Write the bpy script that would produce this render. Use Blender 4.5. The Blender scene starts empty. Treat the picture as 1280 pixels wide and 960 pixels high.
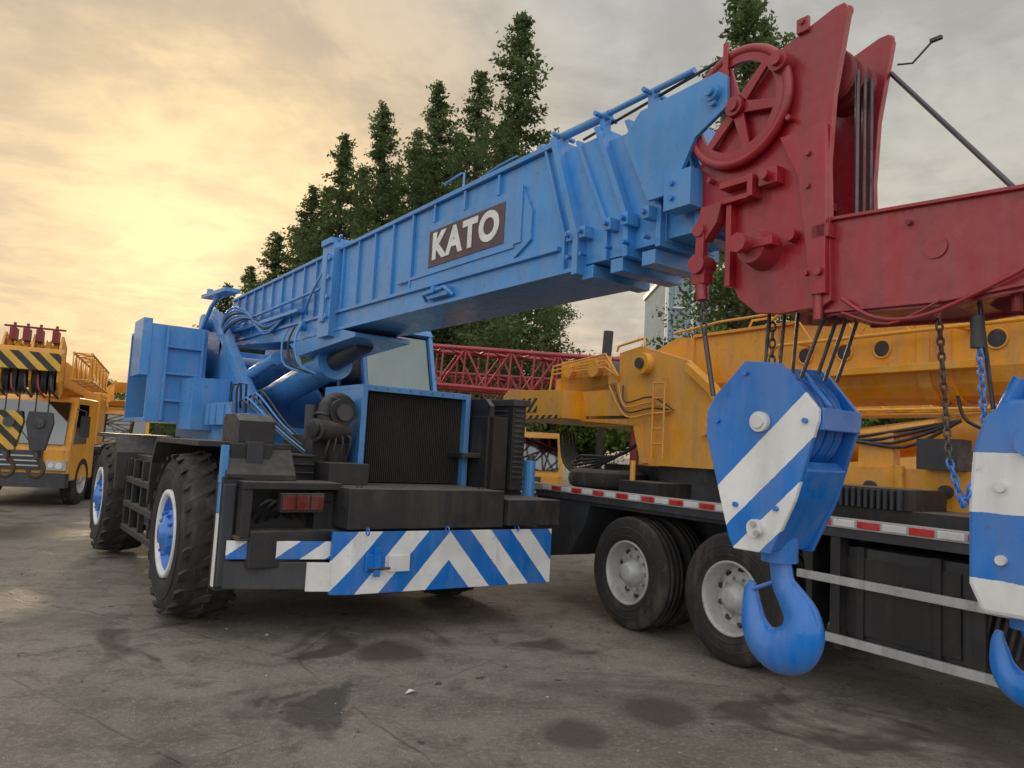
import bpy, bmesh, math, random
from mathutils import Vector, Matrix
import numpy as np
rad=math.radians
S=bpy.context.scene
random.seed(7)
# ------------------------------------------------------------------ helpers
def empty(name,loc,rz=0):
    e=bpy.data.objects.new(name,None); S.collection.objects.link(e)
    e.location=loc; e.rotation_euler=(0,0,rad(rz)); e.empty_display_size=.3
    return e
class MB:
    def __init__(s,name,parent=None,bevel=0.006,loc=None,rz=0):
        s.name=name;s.parent=parent;s.bevel=bevel;s.v=[];s.f=[];s.mi=[];s.sm=[];s.mats=[];s.loc=loc;s.rz=rz
    def m(s,mat):
        if mat not in s.mats: s.mats.append(mat)
        return s.mats.index(mat)
    def add(s,vs,fs,mat,smooth=False):
        o=len(s.v); s.v+= [tuple(v) for v in vs]; k=s.m(mat)
        for f in fs:
            s.f.append([i+o for i in f]); s.mi.append(k); s.sm.append(smooth)
    def box(s,x0,x1,y0,y1,z0,z1,mat,R=None):
        vs=[(x,y,z) for x in(x0,x1) for y in(y0,y1) for z in(z0,z1)]
        if R is not None:
            c=Vector(((x0+x1)/2,(y0+y1)/2,(z0+z1)/2)); vs=[c+R@(Vector(v)-c) for v in vs]
        s.add(vs,[(0,1,3,2),(4,6,7,5),(0,4,5,1),(2,3,7,6),(0,2,6,4),(1,5,7,3)],mat)
    def prism(s,pts,ax,a0,a1,mat):
        def mk(p,a):
            if ax=='x': return (a,p[0],p[1])
            if ax=='y': return (p[0],a,p[1])
            return (p[0],p[1],a)
        n=len(pts); vs=[mk(p,a0) for p in pts]+[mk(p,a1) for p in pts]
        fs=[list(range(n)),list(range(2*n-1,n-1,-1))]+[(i,(i+1)%n,n+(i+1)%n,n+i) for i in range(n)]
        s.add(vs,fs,mat)
    def tube(s,pts,r,mat,n=10,caps=True,close=False):
        P=[Vector(p) for p in pts]; rs=r if isinstance(r,(list,tuple)) else [r]*len(P)
        vs=[];fs=[]; N=None
        for i,p in enumerate(P):
            a=P[i-1] if i>0 else p; b=P[i+1] if i<len(P)-1 else p
            T=(b-a).normalized()
            if N is None:
                N=T.orthogonal().normalized()
            else:
                N=(N-T*N.dot(T)).normalized()
            B=T.cross(N)
            for k in range(n):
                t=2*math.pi*k/n; vs.append(p+(N*math.cos(t)+B*math.sin(t))*rs[i])
        for i in range(len(P)-1):
            for k in range(n):
                fs.append((i*n+k,i*n+(k+1)%n,(i+1)*n+(k+1)%n,(i+1)*n+k))
        s.add(vs,fs,mat,True)
        if caps:
            s.add(vs[:n],[list(range(n))],mat); s.add(vs[-n:],[list(range(n))],mat)
    def curve(s,pts,r,mat,n=8,k=5):
        P=[Vector(p) for p in pts]; out=[]
        for i in range(len(P)-1):
            p0=P[max(i-1,0)];p1=P[i];p2=P[i+1];p3=P[min(i+2,len(P)-1)]
            for j in range(k):
                q=j/k; out.append(.5*((2*p1)+(-p0+p2)*q+(2*p0-5*p1+4*p2-p3)*q*q+(-p0+3*p1-3*p2+p3)*q**3))
        out.append(P[-1]); s.tube(out,r,mat,n)
    def cyl(s,p0,p1,r,mat,n=24,r1=None):
        s.tube([p0,p1],[r,r if r1 is None else r1],mat,n)
    def lathe(s,c,axis,prof,mat,n=40,smooth=True):
        A=Vector(axis).normalized(); N=A.orthogonal().normalized(); B=A.cross(N); c=Vector(c)
        vs=[];fs=[]
        for (x,r) in prof:
            for k in range(n):
                t=2*math.pi*k/n; vs.append(c+A*x+(N*math.cos(t)+B*math.sin(t))*r)
        for i in range(len(prof)-1):
            for k in range(n):
                fs.append((i*n+k,i*n+(k+1)%n,(i+1)*n+(k+1)%n,(i+1)*n+k))
        s.add(vs,fs,mat,smooth)
    def done(s,recalc=True):
        me=bpy.data.meshes.new(s.name); me.from_pydata(s.v,[],s.f)
        for m in s.mats: me.materials.append(m)
        me.polygons.foreach_set('material_index',s.mi); me.polygons.foreach_set('use_smooth',s.sm)
        if recalc:
            bm=bmesh.new(); bm.from_mesh(me); bmesh.ops.recalc_face_normals(bm,faces=bm.faces); bm.to_mesh(me); bm.free()
        o=bpy.data.objects.new(s.name,me); S.collection.objects.link(o)
        if s.parent: o.parent=s.parent
        if s.loc: o.location=s.loc; o.rotation_euler=(0,0,rad(s.rz))
        if s.bevel:
            b=o.modifiers.new('bevel','BEVEL'); b.width=s.bevel; b.segments=2; b.limit_method='ANGLE'; b.angle_limit=rad(40)
        return o
def ring(mb,c,axis,R,r,mat,n=36,m=8):
    A=Vector(axis).normalized(); N=A.orthogonal().normalized(); B=A.cross(N); c=Vector(c)
    vs=[];fs=[]
    for i in range(n):
        t=2*math.pi*i/n; D=N*math.cos(t)+B*math.sin(t)
        for k in range(m):
            q=2*math.pi*k/m; vs.append(c+D*(R+r*math.cos(q))+A*(r*math.sin(q)))
    for i in range(n):
        for k in range(m):
            fs.append((i*m+k,i*m+(k+1)%m,((i+1)%n)*m+(k+1)%m,((i+1)%n)*m+k))
    mb.add(vs,fs,mat,True)
def chain(mb,p0,p1,mat,L=.05,r=.006):
    p0=Vector(p0);p1=Vector(p1); d=p1-p0; n=max(2,int(d.length/(L*.72))); T=d.normalized(); N=T.orthogonal().normalized(); B=T.cross(N)
    for i in range(n):
        c=p0+d*((i+.5)/n); W=N if i%2 else B
        vs=[];fs=[];K=12;m=6
        for k in range(K):
            t=2*math.pi*k/K; D=T*math.cos(t)*L*.5+W*math.sin(t)*L*.28
            Dn=(T*math.cos(t)+W*math.sin(t)).normalized(); Z=T.cross(W)
            for j in range(m):
                q=2*math.pi*j/m; vs.append(c+D+Dn*r*math.cos(q)+Z*r*math.sin(q))
        for k in range(K):
            for j in range(m):
                fs.append((k*m+j,k*m+(j+1)%m,((k+1)%K)*m+(j+1)%m,((k+1)%K)*m+j))
        mb.add(vs,fs,mat,True)
# ------------------------------------------------------------------ materials
def nt(name):
    m=bpy.data.materials.new(name); m.use_nodes=True; t=m.node_tree; t.nodes.clear()
    out=t.nodes.new('ShaderNodeOutputMaterial'); return m,t,out
def N(t,ty,**k):
    n=t.nodes.new(ty)
    for a,b in k.items(): setattr(n,a,b)
    return n
def mixc(t,f,a,b,bt='MIX'):
    n=N(t,'ShaderNodeMix',data_type='RGBA',blend_type=bt)
    for idx,val in ((0,f),(6,a),(7,b)):
        if isinstance(val,bpy.types.NodeSocket): t.links.new(val,n.inputs[idx])
        else: n.inputs[idx].default_value=val if idx==0 else (*val,1)[:4]
    return n.outputs[2]
def math_(t,op,a,b=0.0,c=None):
    n=N(t,'ShaderNodeMath',operation=op)
    for i,val in enumerate((a,b) if c is None else (a,b,c)):
        if isinstance(val,bpy.types.NodeSocket): t.links.new(val,n.inputs[i])
        else: n.inputs[i].default_value=val
    return n.outputs[0]
def noise(t,vec,scale,detail=3,rough=.6,dist=0):
    n=N(t,'ShaderNodeTexNoise'); n.inputs['Scale'].default_value=scale; n.inputs['Detail'].default_value=detail
    n.inputs['Roughness'].default_value=rough; n.inputs['Distortion'].default_value=dist
    t.links.new(vec,n.inputs['Vector']); return n.outputs[0]
def mr(t,v,a,b,c=0.,d=1.,interp='LINEAR'):
    n=N(t,'ShaderNodeMapRange',interpolation_type=interp)
    t.links.new(v,n.inputs[0])
    for i,x in zip((1,2,3,4),(a,b,c,d)): n.inputs[i].default_value=x
    return n.outputs[0]
def scalev(t,vec,s):
    n=N(t,'ShaderNodeMapping'); n.inputs['Scale'].default_value=s; t.links.new(vec,n.inputs[0]); return n.outputs[0]
def finish_paint(t,out,base,rough=.4,dirt=.35,metal=0.,dirtcol=(.07,.06,.05),bump=.15,dust=.25,coat=0.0,chips=.25,chipcol=(.10,.07,.05),var=(.84,1.10),desat=.92):
    tc=N(t,'ShaderNodeTexCoord'); ob=tc.outputs['Object']
    n1=noise(t,ob,1.9,3,.6); n2=noise(t,scalev(t,ob,(7,7,1.4)),1.,3,.65); n3=noise(t,ob,16,4,.7)
    v=mr(t,n1,.33,.67,var[0],var[1])
    hv=N(t,'ShaderNodeHueSaturation'); hv.inputs['Value'].default_value=1
    if isinstance(base,bpy.types.NodeSocket): t.links.new(base,hv.inputs['Color'])
    else: hv.inputs['Color'].default_value=(*base,1)
    t.links.new(v,hv.inputs['Value']); t.links.new(mr(t,n2,.4,.62,1.02,desat),hv.inputs['Saturation'])
    st=mr(t,math_(t,'MULTIPLY',n2,mr(t,n1,.35,.62,.75,1.15)),.48,.74,0,dirt)
    c=mixc(t,st,hv.outputs[0],dirtcol)
    sp=mr(t,n3,.58,.68,0,dirt*.55); c=mixc(t,sp,c,dirtcol)
    ch_=math_(t,'MULTIPLY',mr(t,n3,.67,.69,0,chips*2),mr(t,n2,.45,.55)); c=mixc(t,ch_,c,chipcol)
    g=N(t,'ShaderNodeNewGeometry'); sx=N(t,'ShaderNodeSeparateXYZ'); t.links.new(g.outputs['Normal'],sx.inputs[0])
    up=mr(t,sx.outputs[2],.4,1.,0,dust); up=math_(t,'MULTIPLY',up,mr(t,n3,.35,.65,.4,1.2))
    c=mixc(t,up,c,(.28,.25,.21))
    p=N(t,'ShaderNodeBsdfPrincipled'); t.links.new(c,p.inputs['Base Color'])
    p.inputs['Metallic'].default_value=metal; p.inputs['Coat Weight'].default_value=coat; p.inputs['Coat Roughness'].default_value=.12
    r=mr(t,n3,.35,.65,rough-.10,rough+.16); t.links.new(math_(t,'ADD',r,math_(t,'MULTIPLY',st,.6)),p.inputs['Roughness'])
    b=N(t,'ShaderNodeBump'); b.inputs['Strength'].default_value=bump; b.inputs['Distance'].default_value=.012
    hb=math_(t,'ADD',noise(t,ob,4.5,1),math_(t,'MULTIPLY',noise(t,ob,60,1),.10))
    t.links.new(hb,b.inputs['Height']); t.links.new(b.outputs[0],p.inputs['Normal'])
    t.links.new(p.outputs[0],out.inputs[0])
def paint(name,col,**k):
    m,t,o=nt(name); finish_paint(t,o,col,**k); return m
BLUE=(.062,.272,.63)
blue=paint('blue_paint',BLUE,rough=.33,dirt=.24,coat=.28,dust=.25,bump=.35,chips=.25)
blue2=paint('bright_blue_paint',(.010,.185,.64),rough=.3,dirt=.2,coat=.4,dust=.08,bump=.4,chips=.2)
red=paint('red_paint',(.34,.014,.025),rough=.34,dirt=.3,coat=.3,bump=.55,dust=.12,desat=.94,dirtcol=(.06,.02,.02),chips=.2)
dred=paint('dark_red_paint',(.22,.014,.02),rough=.5,dirt=.5,bump=.4)
yellow=paint('yellow_paint',(.86,.385,.028),rough=.4,dirt=.34,coat=.12,bump=.25,dirtcol=(.16,.08,.03))
black=paint('black_paint',(.024,.023,.024),rough=.5,dirt=.32,dirtcol=(.10,.085,.07),dust=.55,bump=.25)
dgrey=paint('dark_grey_paint',(.040,.044,.052),rough=.48,dirt=.35,dirtcol=(.13,.11,.09),dust=.38)
rub=paint('rubber',(.026,.024,.023),rough=.85,dirt=.7,dirtcol=(.10,.085,.07),dust=.3,bump=.5)
white=paint('white_paint',(.78,.78,.76),rough=.45,dirt=.28,dust=.1)
silver=paint('silver_grey_paint',(.50,.50,.49),rough=.45,dirt=.45,metal=.15)
steel=paint('greasy_steel',(.10,.10,.11),rough=.4,metal=.7,dirt=.5,dirtcol=(.03,.025,.02))
chainm=paint('chain_steel',(.13,.11,.10),rough=.5,metal=.5,dirt=.8,dirtcol=(.12,.04,.03))
rust=paint('rusty_brown',(.10,.055,.035),rough=.8,dirt=.5)
maroon=paint('maroon_panel',(.10,.055,.065),rough=.5,dirt=.15)
tail=paint('tail_light_red',(.14,.018,.012),rough=.2,dirt=.3,coat=.5)
tape=paint('red_tape',(.6,.02,.02),rough=.3,dirt=.2)
def stripes(name,kind,ca,cb,**k):
    m,t,o=nt(name); tc=N(t,'ShaderNodeTexCoord'); s=N(t,'ShaderNodeSeparateXYZ'); t.links.new(tc.outputs['Object'],s.inputs[0])
    X,Y,Z=s.outputs
    if kind[0]=='chev':
        _,c,k1,per,ph=kind
        d=math_(t,'ADD',math_(t,'MULTIPLY',math_(t,'ABSOLUTE',math_(t,'SUBTRACT',X,c)),k1),Z)
    elif kind[0]=='x': _,k1,per,ph=kind; d=math_(t,'ADD',math_(t,'MULTIPLY',X,k1),Z)
    elif kind[0]=='y': _,k1,per,ph=kind; d=math_(t,'ADD',math_(t,'MULTIPLY',Y,k1),Z)
    wob=math_(t,'MULTIPLY',noise(t,tc.outputs['Object'],12,2),.014)
    d=math_(t,'ADD',math_(t,'ADD',d,wob),ph)
    fr=math_(t,'FRACT',math_(t,'DIVIDE',d,per)); f=math_(t,'GREATER_THAN',fr,.5)
    finish_paint(t,o,mixc(t,f,ca,cb),**k); return m
def solidbands(name,k1,bands,ca,cb):
    m,t,o=nt(name); tc=N(t,'ShaderNodeTexCoord'); s=N(t,'ShaderNodeSeparateXYZ'); t.links.new(tc.outputs['Object'],s.inputs[0])
    d=math_(t,'ADD',math_(t,'MULTIPLY',s.outputs[1],k1),s.outputs[2]); tot=None
    d=math_(t,'ADD',d,math_(t,'MULTIPLY',noise(t,tc.outputs['Object'],14,2),.012))
    for a,b in bands:
        q=math_(t,'MULTIPLY',math_(t,'GREATER_THAN',d,a),math_(t,'LESS_THAN',d,b)); tot=q if tot is None else math_(t,'ADD',tot,q)
    finish_paint(t,o,mixc(t,tot,ca,cb),rough=.32,dirt=.2,coat=.35,dust=.08,bump=.4,chips=.2); return m
STB=(.012,.17,.58)
hazard=stripes('yellow_black_hazard',('y',1.,.14,0),(.7,.4,.03),(.02,.02,.02))
hazx=stripes('yellow_black_hazard_x',('x',1.,.3,0),(.7,.4,.03),(.02,.02,.02))
def glass(name,tint=(.34,.42,.40),tr=.74,gc=(.5,.58,.57)):
    m,t,o=nt(name); g=N(t,'ShaderNodeBsdfGlossy'); g.inputs['Roughness'].default_value=.05; g.inputs['Color'].default_value=(*gc,1)
    tr_=N(t,'ShaderNodeBsdfTransparent'); tr_.inputs['Color'].default_value=(*tint,1)
    mx=N(t,'ShaderNodeMixShader'); mx.inputs[0].default_value=1-tr; t.links.new(tr_.outputs[0],mx.inputs[1]); t.links.new(g.outputs[0],mx.inputs[2]); t.links.new(mx.outputs[0],o.inputs[0]); return m
gl=glass('window_glass'); gld=glass('dark_window_glass',(.10,.12,.12),.6,(.42,.46,.46)); glc=glass('clear_window_glass',(.75,.82,.8),.9)
def leafmat(name,c1,c2):
    m,t,o=nt(name); tc=N(t,'ShaderNodeTexCoord')
    n=noise(t,tc.outputs['Object'],.9,1); n2=noise(t,tc.outputs['Object'],6,0)
    c=mixc(t,mr(t,math_(t,'ADD',math_(t,'MULTIPLY',n,.7),math_(t,'MULTIPLY',n2,.3)),.35,.65),c1,c2)
    d=N(t,'ShaderNodeBsdfDiffuse'); tl=N(t,'ShaderNodeBsdfTranslucent'); t.links.new(c,d.inputs[0]); t.links.new(c,tl.inputs[0])
    mx=N(t,'ShaderNodeMixShader'); mx.inputs[0].default_value=.45; t.links.new(d.outputs[0],mx.inputs[1]); t.links.new(tl.outputs[0],mx.inputs[2]); t.links.new(mx.outputs[0],o.inputs[0]); return m
leafm=leafmat('conifer_foliage',(.07,.105,.045),(.16,.215,.09))
leafb=leafmat('broadleaf_foliage',(.07,.115,.03),(.20,.26,.07))
bark=paint('bark',(.10,.075,.055),rough=.9,dirt=.4,bump=.6)
# ------------------------------------------------------------------ ground
m,t,o=nt('worn_concrete'); tc=N(t,'ShaderNodeTexCoord'); ob=tc.outputs['Object']
n1=noise(t,ob,.45,5,.65,.4); n2=noise(t,ob,3.0,6,.72,.3); n3=noise(t,ob,26,4,.8); n4=noise(t,ob,120,2,.7)
c=mixc(t,mr(t,n1,.38,.62),(.168,.143,.118),(.275,.242,.202))
c=mixc(t,mr(t,n2,.47,.62,0,.65),c,(.105,.088,.072))
c=mixc(t,mr(t,n3,.50,.66,0,.6),c,(.38,.345,.295))
c=mixc(t,mr(t,n4,.54,.66,0,.7),c,(.065,.055,.046))
st=noise(t,ob,.62,4,.65,1.2); stm=mr(t,st,.57,.645,0,1)
# oil and water stains around the machines
for (sx_,sy_,sr_) in ((-4.9,7.2,.75),(-3.9,9.4,.6),(1.1,5.2,.35),(-.9,6.3,.4),(.5,4.7,.28),(-7.5,12,1.2)):
    vd=N(t,'ShaderNodeVectorMath',operation='DISTANCE'); t.links.new(ob,vd.inputs[0]); vd.inputs[1].default_value=(sx_,sy_,0)
    dd=math_(t,'ADD',math_(t,'DIVIDE',vd.outputs['Value'],sr_),math_(t,'MULTIPLY',n2,1.6))
    stm=math_(t,'MAXIMUM',stm,mr(t,dd,1.35,1.8,.95,0))
c=mixc(t,math_(t,'MULTIPLY',stm,.72),c,(.050,.042,.035))
st2=noise(t,scalev(t,ob,(.35,1.3,1)),1.1,4,.7,.6); c=mixc(t,mr(t,st2,.56,.66,0,.5),c,(.08,.068,.055))
sp5=noise(t,ob,5.5,2,.5); c=mixc(t,mr(t,sp5,.70,.73,0,.8),c,(.03,.026,.022))
wv=N(t,'ShaderNodeVectorMath',operation='ADD'); nn=N(t,'ShaderNodeTexNoise'); nn.inputs['Scale'].default_value=1.2; nn.inputs['Detail'].default_value=5; t.links.new(ob,nn.inputs['Vector'])
sc=N(t,'ShaderNodeVectorMath',operation='SCALE'); sc.inputs['Scale'].default_value=.35; t.links.new(nn.outputs['Color'],sc.inputs[0]); t.links.new(ob,wv.inputs[0]); t.links.new(sc.outputs[0],wv.inputs[1])
vo=N(t,'ShaderNodeTexVoronoi',feature='DISTANCE_TO_EDGE'); vo.inputs['Scale'].default_value=.22; t.links.new(wv.outputs[0],vo.inputs['Vector'])
cr=mr(t,vo.outputs['Distance'],.0,.003,1,0); cr=math_(t,'MULTIPLY',cr,mr(t,n1,.45,.55,0,.6))
mp=N(t,'ShaderNodeMapping'); mp.inputs['Rotation'].default_value=(0,0,rad(35)); mp.inputs['Location'].default_value=(1.3,.6,0); t.links.new(ob,mp.inputs[0])
sj=N(t,'ShaderNodeSeparateXYZ'); t.links.new(mp.outputs[0],sj.inputs[0])
jn=math_(t,'MULTIPLY',noise(t,ob,2.5,3),.06)
jt=None
for i_,per in ((0,4.5),(1,6.0)):
    d_=math_(t,'ABSOLUTE',math_(t,'SUBTRACT',math_(t,'FRACT',math_(t,'DIVIDE',math_(t,'ADD',sj.outputs[i_],jn),per)),.5))
    q_=mr(t,d_,.0,.0022,1,0); jt=q_ if jt is None else math_(t,'MAXIMUM',jt,q_)
cr=math_(t,'MAXIMUM',cr,math_(t,'MULTIPLY',jt,mr(t,n2,.40,.6,.6,.0)))
c=mixc(t,cr,c,(.05,.042,.036))
p=N(t,'ShaderNodeBsdfPrincipled'); t.links.new(c,p.inputs['Base Color']); t.links.new(mr(t,stm,0,1,.85,.38),p.inputs['Roughness'])
b=N(t,'ShaderNodeBump'); b.inputs['Strength'].default_value=.9; b.inputs['Distance'].default_value=.03
h=math_(t,'ADD',math_(t,'ADD',n2,math_(t,'MULTIPLY',n3,.5)),math_(t,'MULTIPLY',n4,.2)); h=math_(t,'SUBTRACT',h,math_(t,'MULTIPLY',cr,.5)); t.links.new(h,b.inputs['Height']); t.links.new(b.outputs[0],p.inputs['Normal']); t.links.new(p.outputs[0],o.inputs[0])
g=MB('ground',bevel=0); g.add([(-500,-300,0),(500,-300,0),(500,700,0),(-500,700,0)],[(0,1,2,3)],m); g.done()
pb=MB('gravel_debris',bevel=0)
for i in range(1100):
    x=random.uniform(-7,4.5); y=random.uniform(1.9,13); r=random.uniform(.003,.010)
    if i%70==0: r=random.uniform(.012,.022)
    c0=Vector((x,y,r*.4)); q=[c0+Vector((random.uniform(.6,1.2)*a*r,random.uniform(.6,1.2)*b2*r,random.uniform(.4,.8)*d*r)) for a,b2,d in((1,0,0),(0,1,0),(-1,0,0),(0,-1,0),(0,0,1),(0,0,-1))]
    pb.add(q,[(0,1,4),(1,2,4),(2,3,4),(3,0,4),(1,0,5),(2,1,5),(3,2,5),(0,3,5)],random.choice([rust,bark,dgrey,dgrey,silver]))
pb.add([(-.62,5.25,.01),(-.56,5.27,.03),(-.54,5.32,.012),(-.60,5.31,.025)],[(0,1,2,3)],white)
pb.done()
# ------------------------------------------------------------------ wheels
def rtwheel(mb,u0,v,side,R=.775,W=.55,disc=None,ringm=None):
    s=side
    ax=(s,0,0); c=(u0,v,R)
    R2=R-.035
    mb.lathe(c,ax,[(.07*W,.50*R),(.0,.56*R),(-.02,.68*R),(0,.82*R2),(.05*W,.92*R2),(.13*W,.985*R2),(.25*W,R2),(.75*W,R2),(.87*W,.985*R2),(.95*W,.92*R2),(W,.8*R2),(W,.5*R)],rub,56)
    n=22
    for i in range(n*2):
        a=2*math.pi*i/(n*2); k=i%2
        x0=.0 if k==0 else .46*W; x1=.54*W if k==0 else W
        sk=rad(9)*(1 if k==0 else -1)
        vs=[]
        for (xx,da) in((x0,sk),(x1,-sk)):
            for dt in(-.045,.045):
                for rr in(R2-.05,R if .12*W<xx<.88*W else R-.055):
                    an=a+da+dt/R
                    vs.append((u0+s*xx,v+math.cos(an)*rr,R+math.sin(an)*rr))
        mb.add(vs,[(0,1,3,2),(4,6,7,5),(0,4,5,1),(2,3,7,6),(0,2,6,4),(1,5,7,3)],rub)
    ring(mb,(u0-s*.012,v,R),(1,0,0),.66*R,.006,rub,48,5); ring(mb,(u0-s*.006,v,R),(1,0,0),.76*R,.006,rub,48,5)
    mb.lathe(c,ax,[(.10*W,.515*R),(-.005,.515*R),(-.005,.455*R),(.03,.44*R)],ringm,56)
    mb.lathe(c,ax,[(.03,.44*R),(.11,.40*R),(.10,.30*R),(.03,.27*R),(.0,.22*R),(-.02,.20*R),(-.02,.13*R),(-.05,.11*R),(-.055,.0)],disc,40)
    for i in range(12):
        a=2*math.pi*i/12; mb.cyl((u0+s*.04,v+math.cos(a)*.245*R,R+math.sin(a)*.245*R),(u0-s*.02,v+math.cos(a)*.245*R,R+math.sin(a)*.245*R),.016,disc,6)
def trwheel(mb,u0,v,side,R=.55,W=.29,dual=True,z=None):
    s=side; ax=(s,0,0); z=R
    for k in range(2 if dual else 1):
        c=(u0+s*k*.34,v,z)
        mb.lathe(c,ax,[(.06*W,.56*R),(0,.62*R),(-.012,.72*R),(.0,.86*R),(.05*W,.94*R),(.10*W,.985*R),(.16*W,R),(.27*W,R),(.28*W,.975*R),(.31*W,.975*R),(.32*W,R),(.48*W,R),(.49*W,.975*R),(.52*W,.975*R),(.53*W,R),(.70*W,R),(.71*W,.975*R),(.74*W,.975*R),(.75*W,R),(.88*W,.99*R),(.95*W,.93*R),(W,.82*R),(W,.56*R)],rub,56)
    c=(u0,v,z)
    ring(mb,(u0-s*.006,v,z),(1,0,0),.66*R,.005,rub,48,5); ring(mb,(u0-s*.004,v,z),(1,0,0),.80*R,.006,rub,48,5)
    mb.lathe(c,ax,[(.08*W,.57*R),(.0,.57*R),(.0,.535*R),(.03,.52*R),(.06,.49*R),(.15,.47*R),(.16,.42*R),(.125,.36*R),(.115,.27*R),(.11,.245*R),(.06,.24*R),(.05,.19*R),(.0,.17*R),(-.01,.10*R),(-.01,.0)],silver,48)
    for i in range(10):
        a=2*math.pi*i/10
        mb.cyl((u0+s*.12,v+math.cos(a)*.30*R,z+math.sin(a)*.30*R),(u0+s*.08,v+math.cos(a)*.30*R,z+math.sin(a)*.30*R),.014,silver,6)
        a+=.3
        mb.cyl((u0+s*.15,v+math.cos(a)*.42*R,z+math.sin(a)*.42*R),(u0+s*.135,v+math.cos(a)*.40*R,z+math.sin(a)*.40*R),.026,black,12)
# ================================================================== BLUE CRANE
C=empty('rough_terrain_crane',(-2.96,7.08,0),36)
w=MB('wheels',C,bevel=0)
UW=-.20
for v in(0,4.3):
    rtwheel(w,UW,v,1,disc=blue2,ringm=white); rtwheel(w,3.1,v,-1,disc=blue2,ringm=white)
    w.cyl((.1,v,.775),(2.8,v,.775),.13,black); w.lathe((1.55,v,.775),(0,1,0),[(-.28,.05),(-.2,.2),(0,.26),(.2,.2),(.28,.05)],black)
w.done()
ch=MB('chassis',C)
ch.box(.78,2.32,-1.1,5.3,.85,1.25,black)
ch.box(.05,3.05,.95,3.4,1.32,1.40,black); ch.box(.05,3.05,5.0,5.6,.7,1.35,black)
for a,b_ in((-.18,.62),(2.44,3.08)):
    ch.box(a,b_,-.85,.85,1.60,1.65,black); ch.box(a,b_,3.45,5.15,1.60,1.65,black)
ch.prism([(-.85,1.6),(-1.02,1.38),(-1.02,1.33),(-.97,1.33),(-.83,1.54)],'x',.02,.62,black)
ch.prism([(.85,1.6),(1.0,1.38),(1.05,.95),(1.10,.95),(1.06,1.42),(.87,1.65)],'x',-.18,.62,black)
ch.prism([(3.45,1.65),(3.45,1.58),(3.3,1.35),(3.25,.95),(3.2,.95),(3.22,1.42)],'x',-.18,.62,black)
for z in(.45,.75,1.05): ch.box(-.06,.02,1.1,3.2,z,z+.07,black)
for v in(1.12,1.6,2.15,2.7,3.14): ch.box(-.05,.01,v,v+.06,.45,1.35,black)
ch.box(.12,.75,1.5,3.0,.55,1.30,dgrey)
ch.box(.04,.75,1.15,1.45,.5,1.55,black)
ch.box(.2,2.95,-1.22,-.98,.62,.92,black)
ch.box(.0,.17,-1.02,-.82,.42,1.36,black); ch.box(.005,.10,-1.06,-1.02,.46,1.3,dgrey)
ch.box(-.012,.0,-1.0,-.93,.45,1.05,white); ch.box(-.012,.0,-1.0,-.93,1.05,1.3,blue)
ch.prism([(.05,-1.06),(.84,-1.37),(.84,-1.0),(.05,-.95)],'z',.44,.665,dgrey)
ch.box(.15,.95,-.92,-.88,.85,1.28,black); ch.box(.1,.95,-1.2,-.9,.85,.88,rust)
ch.box(.12,.98,-1.22,-.8,1.27,1.33,black); ch.box(.12,.2,-1.2,-.88,.86,1.28,black)
ch.box(.42,.80,-1.26,-1.16,1.08,1.24,black)
for a in(.43,.555,.68): ch.box(a,a+.11,-1.275,-1.26,1.10,1.225,tail)
ch.prism([(.95,-1.44),(2.55,-1.50),(2.55,-.75),(.95,-.75)],'z',.95,1.30,black)
ch.prism([(2.56,-1.56),(3.2,-1.58),(3.2,-.9),(2.56,-.9)],'z',.97,1.22,black)
ch.box(2.5,3.2,-.9,.5,1.22,1.28,black); ch.box(.7,2.6,-.75,.5,1.24,1.30,black)
for u in(1.1,2.4): ch.cyl((u,-1.3,1.30),(u,-1.3,1.32),.03,steel,6)
ch.prism([(-.85,1.65),(-.85,1.84),(-.7,1.90),(-.40,1.90),(-.35,1.84),(-.35,1.65)],'x',.14,.46,black); ch.prism([(.10,1.32),(.36,1.32),(.44,1.64),(.06,1.64)],'y',-.92,-.6,black)
ch.box(.2,.34,-.95,-.85,1.3,1.66,dgrey)
ch.box(-.02,.04,-.99,-.94,1.3,1.62,blue); ch.box(.5,.95,-.6,-.2,1.28,1.56,black)
ch.box(.95,1.35,-.95,-.6,1.30,1.50,black)
for z in(1.38,1.46,1.54): ch.box(.45,.93,-.66,-.60,z,z+.015,black)
ch.done()
bd=MB('rear_bumper_board',C,bevel=.003)
chev=stripes('blue_white_chevron',('chev',1.95,1.15,.52,.11),STB,(.80,.80,.79),rough=.38,dirt=.25,dust=.05,bump=.5)
dia=stripes('blue_white_diagonal',('x',-.75,.30,.06),STB,(.80,.80,.79),rough=.4,dirt=.25,dust=.05)
bd.prism([(.84,-1.40),(1.0,-1.455),(3.12,-1.56),(3.12,-1.53),(1.0,-1.425),(.84,-1.37)],'z',.40,.93,chev)
bd.prism([(.05,-1.11),(.9,-1.36),(.9,-1.33),(.05,-1.08)],'z',.69,.84,dia)
bd.prism([(.66,-1.335),(.84,-1.405),(.84,-1.38),(.66,-1.31)],'z',.43,.67,white)
bd.box(1.12,1.30,-1.50,-1.475,.60,.74,blue2); bd.box(1.19,1.25,-1.52,-1.50,.55,.80,blue2); bd.box(1.34,1.55,-1.492,-1.478,.58,.72,white)
bd.cyl((1.14,-1.51,.62),(1.34,-1.52,.62),.012,steel,8)
for u in(1.1,1.9,2.7): ring(bd,(u,-1.53,.94),(1,0,0),.03,.008,blue2,16,6)
bd.done()
en=MB('engine_and_radiator',C)
core=paint('radiator_core',(.030,.024,.022),rough=.75,dirt=.4,dirtcol=(.06,.05,.04),dust=.2)
en.box(1.36,1.42,-.62,.3,1.30,2.24,blue); en.box(2.58,2.64,-.62,.3,1.30,2.24,blue)
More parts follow.
